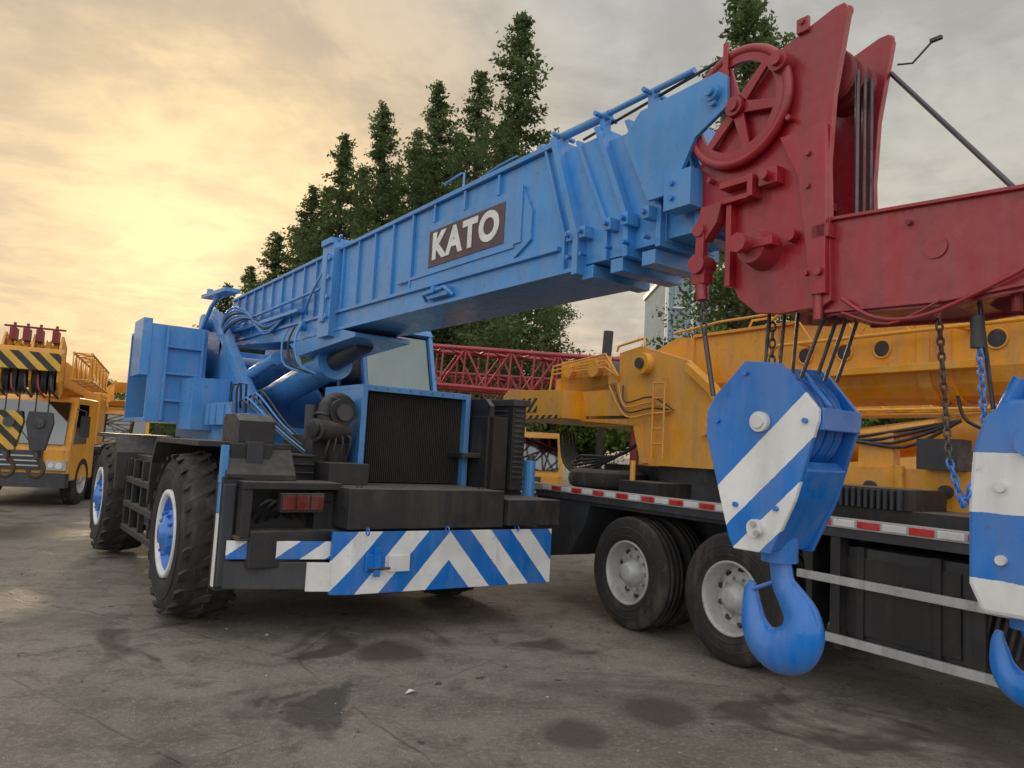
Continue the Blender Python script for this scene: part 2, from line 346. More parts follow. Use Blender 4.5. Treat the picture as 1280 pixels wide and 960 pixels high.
en.box(1.36,2.64,-.64,.3,2.24,2.28,blue); en.box(1.42,2.58,-.56,.25,1.31,2.23,core)
en.box(1.36,1.42,-.66,-.62,1.28,2.28,blue); en.box(2.58,2.64,-.66,-.62,1.28,2.28,blue); en.box(1.42,2.58,-.66,-.62,2.22,2.28,blue)
for i in range(52):
    u=1.43+i*.0221; en.box(u,u+.0125,-.585,-.56,1.31,2.22,core)
for u in np.arange(1.5,2.6,.13): en.cyl((u,-.665,2.25),(u,-.67,2.25),.008,steel,6)
en.cyl((.88,-.75,1.80),(1.22,-.62,1.78),.10,black,24); en.cyl((.86,-.76,1.80),(.88,-.75,1.80),.105,steel,24); en.cyl((.84,-.765,1.80),(.862,-.76,1.80),.07,black,24)
en.curve([(1.05,-.62,1.82),(1.02,-.60,1.95),(1.05,-.58,2.05),(1.14,-.55,2.10),(1.25,-.5,2.08),(1.35,-.4,2.0)],.08,black,16)
for q,e in(((1.0,-.6,1.93),.09),((1.10,-.56,2.09),.095)): ring(en,q,(.3,.2,.9),e-.005,.012,steel,24,6)
en.cyl((1.15,-.72,1.98),(1.15,-.5,1.98),.13,black,24); en.cyl((1.15,-.76,1.98),(1.15,-.72,1.98),.08,steel,20)
en.cyl((1.2,-.5,1.35),(1.2,-.5,1.9),.11,black,20); en.box(.95,1.32,-.5,.3,1.3,1.75,black)
en.cyl((1.0,-.3,1.7),(1.0,-.3,2.05),.07,dgrey,16)
for k in range(4): en.curve([(1.0+.07*k,-.7,1.5),(.98+.08*k,-.78,1.62+.03*k),(1.05+.05*k,-.72,1.75),(1.2,-.6,1.7)],.012,black,6,3)
en.box(2.68,2.95,-.95,-.35,1.28,2.05,black); en.prism([(-.95,1.28),(-.95,2.16),(-.85,2.24),(-.4,2.24),(-.4,1.28)],'x',2.70,2.76,black)
en.box(2.97,3.14,-1.0,-.4,1.28,2.22,black); en.box(2.95,3.18,-1.03,-.37,2.18,2.25,dgrey)
for i in range(14):
    z=1.40+i*.055; en.box(2.99,3.12,-1.012,-.998,z,z+.022,dgrey); en.box(2.955,2.972,-.9,-.5,z,z+.02,dgrey)
en.cyl((3.24,-1.0,1.22),(3.24,-1.0,1.60),.055,blue,20); en.cyl((3.24,-1.0,1.60),(3.24,-1.0,1.66),.04,steel,16); en.box(3.17,3.20,-1.04,-.96,1.2,1.6,blue)
en.done()
hs=MB('hoses',C,bevel=0)
for k in range(7):
    a=.25+.08*k; hs.curve([(a,-.95,.95+.02*k),(a+.03,-1.08,1.10),(a+.12,-1.12,1.17),(a+.25,-1.05,1.12),(a+.38,-.95,1.0)],.013,black,8,4)
for k in range(5):
    u=.75+.05*k; hs.curve([(u,1.2,1.95),(u-.1,.9,2.10+.03*k),(u+.05,.4,1.85),(u+.1,-.2,1.65),(u+.25,-.4,1.5)],.012,[black,blue][k%2],8,4)
for k in range(6):
    hs.curve([(1.0,3.2-.06*k,2.4),(.91,3.0,2.9+.04*k),(.88,2.6,3.1+.05*k),(.98,2.2,3.2+.02*k),(1.08,1.7,3.12-.03*k),(1.10,1.1,3.1)],.014,[black,blue,blue][k%3],8,4)
for k in range(3):
    hs.curve([(1.09,.45+.2*k,2.95),(.98,.3+.2*k,2.75),(1.0,.2+.2*k,2.5),(1.15,.1,2.4)],.012,[blue,black][k%2],8,4)
hs.done()
tu=MB('turret',C)
tu.cyl((1.5,2.15,1.25),(1.5,2.15,1.55),.72,black,48); tu.cyl((1.5,2.15,1.55),(1.5,2.15,1.63),.78,blue,48)
tu.box(.72,2.2,.75,4.3,1.63,1.82,blue)
poly=[(4.3,1.82),(4.3,2.6),(3.95,3.35),(3.75,3.48),(3.5,3.48),(3.3,3.3),(2.6,2.75),(1.2,1.95),(.9,1.82)]
tu.prism(poly,'x',.92,.97,blue); tu.prism(poly,'x',1.87,1.92,blue)
tu.prism([(3.4,3.35),(3.3,3.25),(1.1,1.86),(1.0,1.86),(1.0,1.95),(3.3,3.42)],'x',.86,.98,blue)
tu.cyl((.82,3.6,3.25),(2.0,3.6,3.25),.09,blue,24); tu.cyl((.78,3.6,3.25),(.84,3.6,3.25),.14,blue,24)
tu.cyl((.8,2.9,2.35),(.93,2.9,2.35),.1,blue,20)
tu.box(.6,.92,1.1,2.2,1.82,2.08,blue); tu.box(.45,.9,2.3,3.0,1.75,2.4,blue); tu.box(.64,.88,.55,1.05,1.72,1.95,blue)
for v in(1.35,1.7,2.0): tu.box(.58,.60,v,v+.03,1.84,2.06,blue)
for v in(.95,1.15): tu.tube([(.62,v,1.9),(.6,v,2.2),(.62,v,2.28),(.7,v,2.28),(.72,v,1.9)],.014,black,8)
tu.box(.05,.75,3.0,3.04,1.83,3.10,blue); tu.box(.71,.75,3.04,4.5,1.83,3.10,blue); tu.box(.05,.75,4.46,4.5,1.83,3.1,blue)
tu.box(.05,.71,3.04,4.46,1.83,1.88,blue); tu.box(.05,.71,3.04,4.46,3.06,3.1,blue); tu.box(.4,.44,3.04,4.46,1.88,3.06,black)
tu.box(-.06,.05,2.98,3.6,2.42,3.16,blue)
for z in(2.1,2.45,2.8): tu.box(.25,.66,2.93,3.0,z,z+.03,blue)
tu.box(.22,.25,2.92,3.0,1.85,3.08,blue); tu.box(.66,.69,2.92,3.0,1.85,3.08,blue)
tu.box(.75,2.1,4.3,4.9,1.9,3.0,blue); tu.cyl((.9,4.1,2.6),(1.9,4.1,2.6),.3,blue,32)
tu.tube([(.75,3.5,3.1),(.8,3.2,3.45),(.8,2.6,3.62)],.03,blue); tu.box(.70,.90,2.2,3.4,3.55,3.60,blue,Matrix.Rotation(rad(3),3,'X'))
tu.cyl((.8,3.35,3.6),(.8,3.35,3.72),.04,blue)
tu.cyl((1.42,2.3,2.2),(1.42,.3,2.55),.17,blue,32); tu.cyl((1.42,.3,2.55),(1.42,-.5,2.70),.10,steel,24); tu.cyl((1.42,.34,2.545),(1.42,.22,2.565),.20,blue,32)
tu.cyl((1.2,2.2,2.2),(1.64,2.2,2.2),.10,blue)
tu.cyl((1.0,1.95,2.45),(1.0,.9,2.6),.07,blue,20)
tu.done()
cb=MB('operator_cab',C,bevel=.008)
u0,u1=1.95,2.88
prof=[(.62,1.5),(.50,2.15),(.78,3.10),(2.1,3.10),(2.2,2.2),(2.1,1.5)]
def bar(a,b,r=.03,mt=blue): cb.tube([a,b],r,mt,6)
for u in(u0,u1):
    for i in range(6):
        a=prof[i]; b=prof[(i+1)%6]; bar((u,a[0],a[1]),(u,b[0],b[1]),.04)
    bar((u,1.3,1.5),(u,1.35,3.1)); bar((u,.5,2.15),(u,2.2,2.2))
for a in prof: bar((u0,*a),(u1,*a),.04)
cb.prism([(.72,3.08),(.80,3.16),(2.1,3.16),(2.16,3.08)],'x',u0-.03,u1+.03,blue)
cb.box(u0+.01,u0+.03,.64,2.1,1.5,2.15,blue); cb.box(u1-.03,u1-.01,.64,2.1,1.5,2.15,blue); cb.box(u0,u1,.64,2.1,1.48,1.54,blue)
cb.prism([(.6,1.52),(.52,2.15),(.55,2.15),(.63,1.52)],'x',u0,u1,blue)
cb.prism([(.53,2.2),(.78,3.05),(.785,3.05),(.535,2.2)],'x',u0+.03,u1-.03,gl)
for u in(u0,u1):
    cb.prism([(.56,2.2),(.80,3.06),(1.30,3.06),(1.28,2.2)],'x',u,u+.005,glc if u==u1 else gld); cb.prism([(1.34,2.2),(1.38,3.06),(2.08,3.06),(2.15,2.2)],'x',u,u+.005,glc if u==u1 else gld)
cb.box(u0+.03,u1-.03,2.12,2.125,2.25,3.05,glc)
cb.box(2.2,2.65,1.3,1.75,1.9,2.1,black); cb.box(2.2,2.65,1.7,1.82,2.1,2.80,black); cb.box(2.30,2.55,1.7,1.8,2.82,2.98,black); cb.cyl((2.42,.95,2.0),(2.42,1.05,2.25),.02,black,8); ring(cb,(2.42,.93,2.28),(0,.8,.6),.17,.014,black)
cb.box(2.05,2.25,.8,1.2,1.6,2.30,black); cb.box(2.6,2.8,1.2,1.7,1.6,2.25,dgrey); cb.box(1.35+.7,2.8,2.05,2.10,2.2,2.5,dgrey)
cb.box(u0+.05,u1-.05,.9,2.0,3.02,3.07,dgrey)
cb.tube([(2.3,.60,2.22),(2.62,.57,2.30)],.007,black,6)
cb.done()
# ---------------- boom
bm_=MB('telescopic_boom',C,bevel=.005)
UL,UR=1.15,1.70
bm_.prism([(3.75,3.0),(3.75,3.45),(3.4,3.60),(-3.78,3.66),(-3.80,3.62),(-4.02,3.05),(-4.05,2.82),(.6,2.80),(3.0,2.95)],'x',UL,UR,blue)
bm_.prism([(3.4,3.60),(-3.80,3.665),(-3.80,3.70),(3.4,3.63)],'x',UL-.035,UR+.035,blue)
bm_.prism([(2.9,3.0),(-3.9,2.965),(-3.9,2.995),(2.9,3.03)],'x',UL-.03,UL,blue)
bm_.prism([(.5,2.80),(-4.05,2.805),(-4.05,2.83),(.5,2.83)],'x',UL-.03,UR+.03,blue)
v=3.1
while v>-3.7:
    if not(-3.55<v<-1.95): bm_.box(UL-.028,UL,v-.012,v+.012,3.0,3.61+(.06*(3.4-v)/7.2),blue)
    v-=.36
for v in(-2.3,-2.75,-3.2): bm_.box(UL-.028,UL,v-.012,v+.012,3.5,3.65,blue)
bm_.prism([(-1.95,2.995),(-1.95,3.10),(-2.05,3.12),(-2.05,3.50),(-3.48,3.50),(-3.60,3.3),(-3.60,3.1),(-3.4,2.995)],'x',UL-.018,UL,blue)
bm_.box(UL-.03,UL-.018,-3.42,-1.7,3.075,3.10,blue); bm_.box(UL-.03,UL-.018,-3.50,-3.42,3.10,3.50,blue)
bm_.box(UL-.024,UL-.018,-3.29,-2.24,3.135,3.435,maroon)
bm_.box(UL-.09,UL,-.40,-.10,2.75,3.72,blue); bm_.box(UR,UR+.09,-.40,-.10,2.75,3.72,blue); bm_.box(UL-.12,UL-.09,-.30,-.2,2.9,3.6,blue)
bm_.box(UL-.12,UR+.12,-.38,-.12,3.70,3.76,blue); bm_.prism([(-.05,2.82),(-.5,2.82),(-.9,2.74),(-.9,2.70),(.6,2.62),(.9,2.78)],'x',UL-.02,UR+.02,blue)
for z in(2.95,3.15,3.35,3.55): bm_.cyl((UL-.12,-.35,z),(UL-.09,-.35,z),.025,blue,12)
bm_.cyl((UL-.06,.5,2.95),(UL,.5,2.95),.06,blue,20)
bm_.box(UL-.10,UL-.02,.5,3.0,3.10,3.14,blue); bm_.cyl((UL-.08,2.8,3.22),(UL-.08,-.1,3.27),.018,blue,10)
bm_.curve([(UL-.04,-.45,3.78),(UL-.08,-.2,3.5),(UL-.14,-.1,3.3),(UL-.14,.1,3.12),(UL-.06,.3,3.05)],.014,blue,8)
bm_.tube([(UL-.02,-2.25,2.86),(UL-.07,-2.28,2.90),(UL-.07,-2.6,2.92),(UL-.02,-2.65,2.86)],.016,blue,8); bm_.box(UL-.06,UL,-2.62,-2.32,2.86,2.93,blue); bm_.cyl((UL-.09,-2.45,2.92),(UL-.02,-2.45,2.92),.03,blue2,12)
def collar(vt,vb,du,zt,zb,th=.05,ex=.03):
    zt+=ex; zb-=ex
    bm_.prism([(vt,zt),(vt-th,zt),(vb-th,zb+.22),(vb-th,zb),(vb,zb),(vb,zb+.22)],'x',UL+du-ex,UR-du+ex,blue)
collar(-3.78,-4.05,0,3.68,2.82,.05,.035)
collar(-3.70,-3.95,0,3.68,2.86,.02,.03)
def sec(vt0,vb0,vt,vb,du,zt,zb):
    bm_.prism([(vt0,zt),(vt,zt),(vb,zb+.2),(vb,zb),(vb0,zb),(vb0,zb+.2)],'x',UL+du,UR-du,blue)
sec(-3.6,-3.9,-4.2,-4.45,.035,3.64,2.85); collar(-4.16,-4.45,.03,3.66,2.86,.04,.03); collar(-3.98,-4.28,.03,3.64,2.86,.03,.02)
sec(-4.1,-4.4,-4.45,-4.72,.065,3.60,2.88); collar(-4.40,-4.68,.055,3.63,2.88,.035,.03)
sec(-4.3,-4.6,-4.78,-5.0,.09,3.56,2.90); collar(-4.72,-4.92,.08,3.58,2.90,.03,.02)
for v in(-4.02,-4.14,-4.36,-4.5,-4.66):
    bm_.box(UL-.04,UL+.05,v-.025,v+.025,3.0,3.07,blue); bm_.cyl((UL-.07,v,3.035),(UL-.03,v,3.035),.015,blue2,10)
    bm_.cyl((UL-.05,v,2.90),(UL-.0,v,2.90),.013,blue2,10)
for v in(-4.1,-4.35,-4.6): bm_.box(UL+.03,UR-.03,v-.08,v+.02,2.76,2.84,blue)
hp=[(-4.45,3.52),(-4.58,3.64),(-5.12,3.66),(-5.17,3.62),(-5.18,3.46),(-4.98,3.36),(-4.9,3.22),(-4.8,3.1),(-4.66,3.1)]
bm_.prism(hp,'x',1.125,1.15,blue); bm_.prism(hp,'x',1.67,1.695,blue)
bm_.cyl((1.09,-5.1,3.55),(1.125,-5.1,3.55),.045,blue,20); bm_.cyl((1.07,-5.1,3.55),(1.09,-5.1,3.55),.025,blue,12)
bm_.cyl((1.10,-5.1,3.50),(1.125,-5.1,3.50),.02,blue,8)
bm_.box(1.10,1.2,-4.98,-4.8,3.0,3.2,blue); bm_.cyl((1.08,-4.86,3.14),(1.12,-4.86,3.14),.016,blue2,8); bm_.cyl((1.08,-4.86,3.06),(1.12,-4.86,3.06),.016,blue2,8)
bm_.cyl((1.2,-3.75,3.76),(1.2,-4.9,3.78),.018,blue,12); bm_.cyl((1.2,-3.7,3.76),(1.2,-4.25,3.76),.028,blue,14)
for v in(-3.8,-4.2,-4.6): bm_.box(1.18,1.24,v-.02,v+.02,3.62,3.78,blue); bm_.cyl((1.12,v,3.76),(1.3,v,3.76),.016,blue,8)
bm_.cyl((1.35,-3.45,3.68),(1.35,-3.45,3.80),.07,blue,20); bm_.cyl((1.35,-3.45,3.80),(1.35,-3.45,3.83),.08,blue,20)
bm_.tube([(1.2,-2.6,3.68),(1.2,-2.6,3.85),(1.2,-2.55,3.86),(1.2,-2.3,3.84)],.009,blue,6)
bm_.curve([(1.2,-3.3,3.78),(1.16,-3.1,3.74),(1.16,-2.9,3.71)],.008,blue,6)
bm_.done()
cu=bpy.data.curves.new('boom_lettering','FONT'); cu.body='KATO'; cu.size=.29; cu.offset=.013; cu.extrude=.002; cu.space_character=1.16
cu.align_x='CENTER'; cu.align_y='CENTER'; lt=bpy.data.objects.new('boom_lettering',cu); S.collection.objects.link(lt); lt.parent=C
lt.matrix_local=Matrix(((0,0,-1,UL-.027),(-1,0,0,-2.765),(0,1,0,3.285),(0,0,0,1)))@Matrix.Diagonal((1.08,1,1,1))
cu.materials.append(white)
# ---------------- red boom head
h=MB('boom_head',C,bevel=.006)
hpoly=[(-4.93,3.0),(-4.93,3.2),(-5.1,3.4),(-5.30,3.56),(-5.44,3.68),(-5.70,3.76),(-5.745,3.76),(-5.765,3.72),(-5.70,3.35),(-5.68,3.05),(-5.70,2.42),(-5.66,2.40),(-5.45,2.39),(-5.32,2.41),(-5.22,2.49),(-5.16,2.60),(-5.14,2.8),(-5.10,2.92)]
h.prism(hpoly,'x',1.20,1.235,red); h.prism(hpoly,'x',1.585,1.62,red)
h.box(1.235,1.585,-5.02,-4.95,3.0,3.2,red); h.box(1.235,1.585,-5.5,-5.44,2.42,2.9,red) ; h.box(1.235,1.585,-5.5,-5.1,2.95,2.99,red)
h.prism([(-5.45,3.22),(-5.68,3.22),(-5.69,2.45),(-5.62,2.45),(-5.55,3.0)],'x',1.17,1.20,red)
ring(h,(1.235,-5.735,3.73),(1,0,0),.022,.012,red,16,6); ring(h,(1.6,-5.735,3.73),(1,0,0),.022,.012,red,16,6)
h.cyl((1.09,-5.36,2.70),(1.20,-5.36,2.70),.075,red,24,.095); h.cyl((1.04,-5.34,2.71),(1.10,-5.34,2.71),.038,red,16); h.cyl((1.015,-5.34,2.71),(1.05,-5.34,2.71),.048,red,8); h.box(1.08,1.14,-5.48,-5.26,2.69,2.73,red)
h.cyl((1.15,-5.52,2.74),(1.2,-5.52,2.74),.03,red,16)
h.box(1.13,1.20,-5.32,-5.14,3.04,3.07,red); h.box(1.13,1.20,-5.32,-5.16,2.96,2.985,red); h.box(1.12,1.2,-5.34,-5.31,2.96,3.07,red)
h.box(1.14,1.2,-5.46,-5.36,3.0,3.08,red); h.cyl((1.1,-5.41,3.04),(1.15,-5.41,3.04),.025,red,12); h.box(1.15,1.20,-5.2,-5.17,2.55,2.96,red)
h.prism([(-5.02,2.98),(-5.15,2.98),(-5.12,2.88),(-5.05,2.80),(-4.99,2.88)],'x',1.14,1.2,red)
for v_,z_ in((-5.60,3.1),(-5.60,2.95),(-5.6,2.55),(-5.05,3.12),(-5.12,3.2),(-5.5,3.3)): h.cyl((1.155,v_,z_),(1.2,v_,z_),.014,red,6)
h.cyl((1.12,-5.02,2.86),(1.2,-5.02,2.86),.035,red,16); h.box(1.13,1.17,-5.05,-5.0,2.60,2.86,red); h.cyl((1.10,-5.03,2.68),(1.2,-5.03,2.68),.05,red,16); h.box(1.12,1.19,-5.07,-4.99,2.58,2.68,red)
for u in(1.29,1.36,1.46,1.53):
    h.lathe((u,-5.52,2.62),(1,0,0),[(-.02,.0),(-.02,.19),(-.012,.20),(0,.175),(.012,.20),(.02,.19),(.02,0)],dred,32)
for u in(1.33,1.42,1.5):
    h.lathe((u,-5.60,3.51),(1,0,0),[(-.02,.0),(-.02,.12),(-.012,.13),(0,.11),(.012,.13),(.02,.12),(.02,0)],dred,28)
h.cyl((1.12,-5.46,3.58),(1.2,-5.46,3.58),.05,red,20); h.cyl((1.1,-5.46,3.58),(1.13,-5.46,3.58),.03,red,12)
h.box(1.18,1.2,-5.58,-5.52,3.70,3.77,red); h.cyl((1.17,-5.55,3.75),(1.22,-5.55,3.75),.014,red,8)
jp=[(-5.62,2.80),(-6.9,2.72),(-6.9,2.40),(-6.15,2.34),(-5.66,2.36)]
h.prism(jp,'x',1.23,1.255,red)
h.prism(jp,'x',1.60,1.625,red)
h.prism([(-5.62,2.80),(-6.9,2.72),(-6.9,2.705),(-5.62,2.785)],'x',1.21,1.645,red); h.prism([(-6.9,2.415),(-6.15,2.355),(-5.66,2.37),(-5.66,2.385),(-6.15,2.37),(-6.9,2.43)],'x',1.21,1.645,red)
h.box(1.24,1.61,-5.74,-5.70,2.42,2.78,red); h.cyl((1.222,-6.12,2.58),(1.23,-6.12,2.58),.045,red,24); h.cyl((1.21,-6.02,2.70),(1.23,-6.02,2.70),.012,dred,10)
h.box(1.17,1.23,-5.70,-5.62,2.70,2.76,red); h.cyl((1.15,-5.66,2.55),(1.23,-5.66,2.55),.02,red,10)
h.cyl((1.20,-5.64,2.34),(1.20,-5.64,2.78),.022,red,12); h.cyl((1.28,-6.38,2.30),(1.28,-6.38,2.4),.02,dred,8)
h.lathe((1.42,-6.37,2.5),(1,0,0),[(-.03,.0),(-.03,.17),(-.015,.19),(0,.16),(.015,.19),(.03,.17),(.03,0)],dred,28)
h.curve([(1.2,-5.75,2.42),(1.2,-5.9,2.32),(1.2,-6.1,2.31),(1.2,-6.35,2.40),(1.2,-6.5,2.47)],.009,red,8); h.curve([(1.2,-5.75,2.36),(1.2,-5.95,2.29),(1.2,-6.15,2.36)],.006,red,8)
h.done()
sw=MB('large_rope_sheave',C,bevel=.003)
sc_=(1.165,-5.21,3.45); R=.285
ring(sw,sc_,(1,0,0),R,.024,red,56,10); ring(sw,sc_,(1,0,0),R-.05,.012,red,56,8); sw.lathe(sc_,(1,0,0),[(-.012,R-.06),(-.012,R),(.012,R),(.012,R-.06),(-.012,R-.06)],red,56)
sw.cyl((1.13,sc_[1],sc_[2]),(1.2,sc_[1],sc_[2]),.05,red,24); sw.cyl((1.115,sc_[1],sc_[2]),(1.135,sc_[1],sc_[2]),.03,red,16)
for i in range(6):
    a=i*math.pi/3+.25; d=Vector((0,math.cos(a),math.sin(a))); n_=Vector((0,-math.sin(a),math.cos(a)))
    c0=Vector(sc_); q=[]
    for x in(-.01,.01):
        for (l,wd) in((.05,.03),(R-.05,.02)):
            for sg in(-1,1): q.append(c0+Vector((x,0,0))+d*l+n_*wd*sg)
    sw.add(q,[(0,1,3,2),(4,6,7,5),(0,4,5,1),(2,3,7,6),(0,2,6,4),(1,5,7,3)],red)
sw.box(1.13,1.145,-5.17,-5.14,3.60,3.80,red)
sw.done()
rp=MB('wire_ropes',C,bevel=0)
rp.tube([(1.3,-3.9,3.74),(1.2,-5.0,3.76),(1.17,-5.21,3.76)],.009,steel,8)
for u,v0,v1,zz in((1.30,-5.70,-5.50,2.1),(1.37,-5.71,-5.54,2.12),(1.46,-5.70,-5.52,2.1),(1.53,-5.71,-5.54,2.1),(1.30,-5.34,-5.30,2.1),(1.53,-5.34,-5.30,2.1),(1.42,-5.34,-5.30,2.1)): rp.tube([(u,v0,2.6),(u,v1,zz)],.009,steel,8)
for u in(1.36,1.42,1.48): rp.tube([(u,-5.72,3.51),(u,-5.72,2.7)],.010,steel,8)
rp.tube([(1.62,-5.74,3.58),(1.55,-6.35,2.76)],.011,steel,8)
rp.tube([(1.6,-5.78,3.60),(1.62,-5.84,3.59),(1.62,-5.93,3.66)],.005,steel,8); rp.box(1.61,1.63,-5.97,-5.92,3.655,3.67,steel)
for u in(1.36,1.47): rp.tube([(u,-6.53,2.5),(u,-6.43,1.95)],.009,blue2,8)
rp.tube([(1.33,-6.22,2.5),(1.36,-6.27,1.95)],.009,steel,8)
rp.cyl((1.15,-5.03,2.62),(1.15,-5.04,2.50),.03,red,12); chain(rp,(1.15,-5.04,2.52),(1.16,-5.05,2.32),chainm,.045,.006); rp.tube([(1.16,-5.05,2.34),(1.18,-5.10,2.02)],.012,steel,8)
chain(rp,(1.42,-5.26,2.4),(1.42,-5.26,2.15),chainm,.05,.006)
chain(rp,(1.25,-6.12,2.34),(1.25,-6.16,1.75),chainm,.04,.005); chain(rp,(1.25,-6.16,1.75),(1.27,-6.20,1.58),blue2,.04,.005); chain(rp,(1.27,-6.20,1.58),(1.3,-6.27,1.78),blue2,.04,.005); chain(rp,(1.3,-6.27,1.78),(1.3,-6.24,2.3),blue2,.04,.005)
rp.cyl((1.25,-6.12,2.30),(1.25,-6.12,2.38),.016,red,10)
rp.cyl((1.3,-6.24,2.18),(1.3,-6.24,2.30),.025,dgrey,12)
rp.done()
# ---------------- hook blocks
bands=solidbands('hook_block_bands',.95,[(-3.49,-3.25),(-3.77,-3.63)],(.010,.18,.60),(.80,.80,.79))
H=empty('crane_hook_block',(-2.96,7.08,0),36)
hb=MB('sheave_block',H,bevel=.008)
vc=-5.325
pl=[(-.09,2.19),(.10,2.17),(.15,2.13),(.30,1.95),(.30,1.90),(.19,1.54),(.07,1.29),(-.13,1.29),(-.16,1.34),(-.31,1.83),(-.31,1.95),(-.27,2.02)]
PL=[(vc-a,z) for a,z in pl]
hb.prism(PL,'x',1.24,1.265,bands); hb.prism(PL,'x',1.575,1.60,blue2)
hb.prism([(vc+.2,1.62),(vc+.2,1.5),(vc+.09,1.3),(vc-.05,1.3),(vc-.19,1.55),(vc-.24,1.68),(vc-.2,1.72)],'x',1.265,1.575,blue2)
hb.prism([(vc-.28,1.96),(vc-.31,1.96),(vc-.31,1.86),(vc-.28,1.86)],'x',1.27,1.575,blue2)
hb.prism([(vc-.14,2.14),(vc-.16,2.14),(vc-.3,1.97),(vc-.28,1.97)],'x',1.33,1.36,blue2)
for u in(1.31,1.38,1.46,1.53):
    hb.lathe((u,vc-.01,1.90),(1,0,0),[(-.026,.05),(-.026,.22),(-.018,.235),(0,.205),(.018,.235),(.026,.22),(.026,.05)],blue2,40)
hb.cyl((1.215,vc-.01,1.895),(1.63,vc-.01,1.895),.048,white,24); hb.cyl((1.205,vc-.01,1.895),(1.215,vc-.01,1.895),.03,white,16)
hb.cyl((1.215,vc-.0,1.40),(1.63,vc-.0,1.40),.042,white,24)
for a,z in((-.08,2.13),(-.24,1.9),(.24,1.9),(.1,1.5),(-.12,1.5)): hb.cyl((1.225,vc-a,z),(1.24,vc-a,z),.013,blue2,8)
hb.cyl((1.20,vc,1.42),(1.22,vc,1.42),.015,silver,8); hb.cyl((1.20,vc-.02,1.38),(1.22,vc-.02,1.38),.015,silver,8)
hb.done()
hk=MB('hook',H,bevel=0)
def hook(mb,u,vc,ztop,sc,mat,flat=1.0):
    path=[(.03,0,.055),(.04,-.08,.055),(.055,-.16,.060),(.10,-.22,.072),(.15,-.29,.088),(.16,-.37,.106),(.12,-.445,.115),(.035,-.475,.108),(-.05,-.45,.090),(-.10,-.38,.070),(-.118,-.30,.054),(-.125,-.23,.038),(-.115,-.18,.02)]
    pts=[Vector(p) for p in path]; out=[]
    for i in range(len(pts)-1):
        p0=pts[max(i-1,0)];p1=pts[i];p2=pts[i+1];p3=pts[min(i+2,len(pts)-1)]
        for k in range(4):
            q=k/4; out.append(.5*((2*p1)+(-p0+p2)*q+(2*p0-5*p1+4*p2-p3)*q*q+(-p0+3*p1-3*p2+p3)*q**3))
    out.append(pts[-1])
    o0=len(mb.v)
    mb.tube([(u,vc-p.x*sc,ztop+p.y*sc) for p in out],[p.z*sc for p in out],mat,20)
    for i in range(o0,len(mb.v)):
        x,y,z=mb.v[i]; mb.v[i]=(u+(x-u)*.7,y,z)
hook(hk,1.42,vc+.03,1.30,.99,blue2)
hk.cyl((1.42,vc-.0,1.36),(1.42,vc-.0,1.24),.085,blue2,20)
hk.tube([(1.40,vc+.02,1.14),(1.40,vc+.13,1.09)],.010,blue2,8)
hk.done()
H2=empty('crane_hook_block',(-2.96,7.08,0),36)
hb=MB('sheave_block',H2,bevel=.02)
v2=-6.43
PL=[(v2-a,z) for a,z in[(-.08,1.98),(.08,1.98),(.16,1.92),(.20,1.80),(.215,1.6),(.215,1.3),(.17,1.20),(-.17,1.20),(-.215,1.3),(-.215,1.6),(-.20,1.80),(-.16,1.92)]]
b2=solidbands('small_hook_bands',0.0,[(1.57,1.79),(1.19,1.33)],(.010,.18,.60),(.80,.80,.79))
hb.prism(PL,'x',1.27,1.33,b2); hb.prism(PL,'x',1.50,1.56,b2)
hb.box(1.33,1.5,v2-.2,v2+.2,1.22,1.74,b2)
for z in(1.40,1.66): hb.cyl((1.25,v2+.1,z),(1.27,v2+.1,z),.018,white,12)
hb.lathe((1.415,v2,1.84),(1,0,0),[(-.03,.05),(-.03,.18),(-.018,.20),(0,.17),(.018,.2),(.03,.18),(.03,.05)],blue2,36)
hb.cyl((1.24,v2,1.82),(1.59,v2,1.82),.05,blue2,20); hb.cyl((1.36,v2+.12,1.94),(1.36,v2+.06,2.06),.035,blue2,16)
hb.done()
hk=MB('hook',H2,bevel=0); hook(hk,1.42,v2+.09,1.24,.64,blue2); hk.cyl((1.42,v2+.07,1.28),(1.42,v2+.07,1.15),.06,blue2,18); hk.done()
# ================================================================== YELLOW TRUCK CRANE
T=empty('truck_crane',(1.23,7.54,0),32)
w=MB('wheels',T,bevel=0)
for tt in(0,-1.32,-5.6,-7.0):
    trwheel(w,0,tt,1); trwheel(w,2.5,tt,-1); w.cyl((.3,tt,.55),(2.2,tt,.55),.1,black)
w.done()
ch=MB('carrier',T)
ch.box(.8,1.7,-8,1.7,.7,1.15,dgrey); ch.box(.0,2.5,-8,1.66,1.19,1.30,dgrey); ch.box(-.012,.05,-8,1.67,1.26,1.335,silver); ch.box(2.45,2.512,-8,1.67,1.26,1.335,silver)
t0=1.5;i=0
while t0>-7.8:
    ch.box(-.020,-.012,t0-.17,t0,1.272,1.322,(tape if i%2 else white)); t0-=.19 if i%2 else .19; i+=1
fp=[(1.66,1.19),(1.66,.62),(1.5,.5),(1.0,.58),(.74,.92),(.64,1.19)]
ch.prism(fp,'x',.03,.5,dgrey); ch.prism(fp,'x',2.0,2.47,dgrey)
ch.box(.1,2.4,1.5,1.7,.6,1.19,dgrey); ch.box(.2,2.3,1.70,1.74,.7,.82,black)
ch.box(.02,.62,-1.95,.62,1.155,1.19,black)
ch.prism([(-1.95,1.19),(-2.02,.9),(-2.04,.5),(-2.08,.5),(-2.08,1.19)],'x',.05,.6,black)
ch.box(.12,.75,-3.25,-2.2,.42,1.12,dgrey); ch.box(.10,.12,-3.15,-2.3,.5,1.05,black); ch.box(.14,.75,-4.5,-3.4,.5,1.15,black)
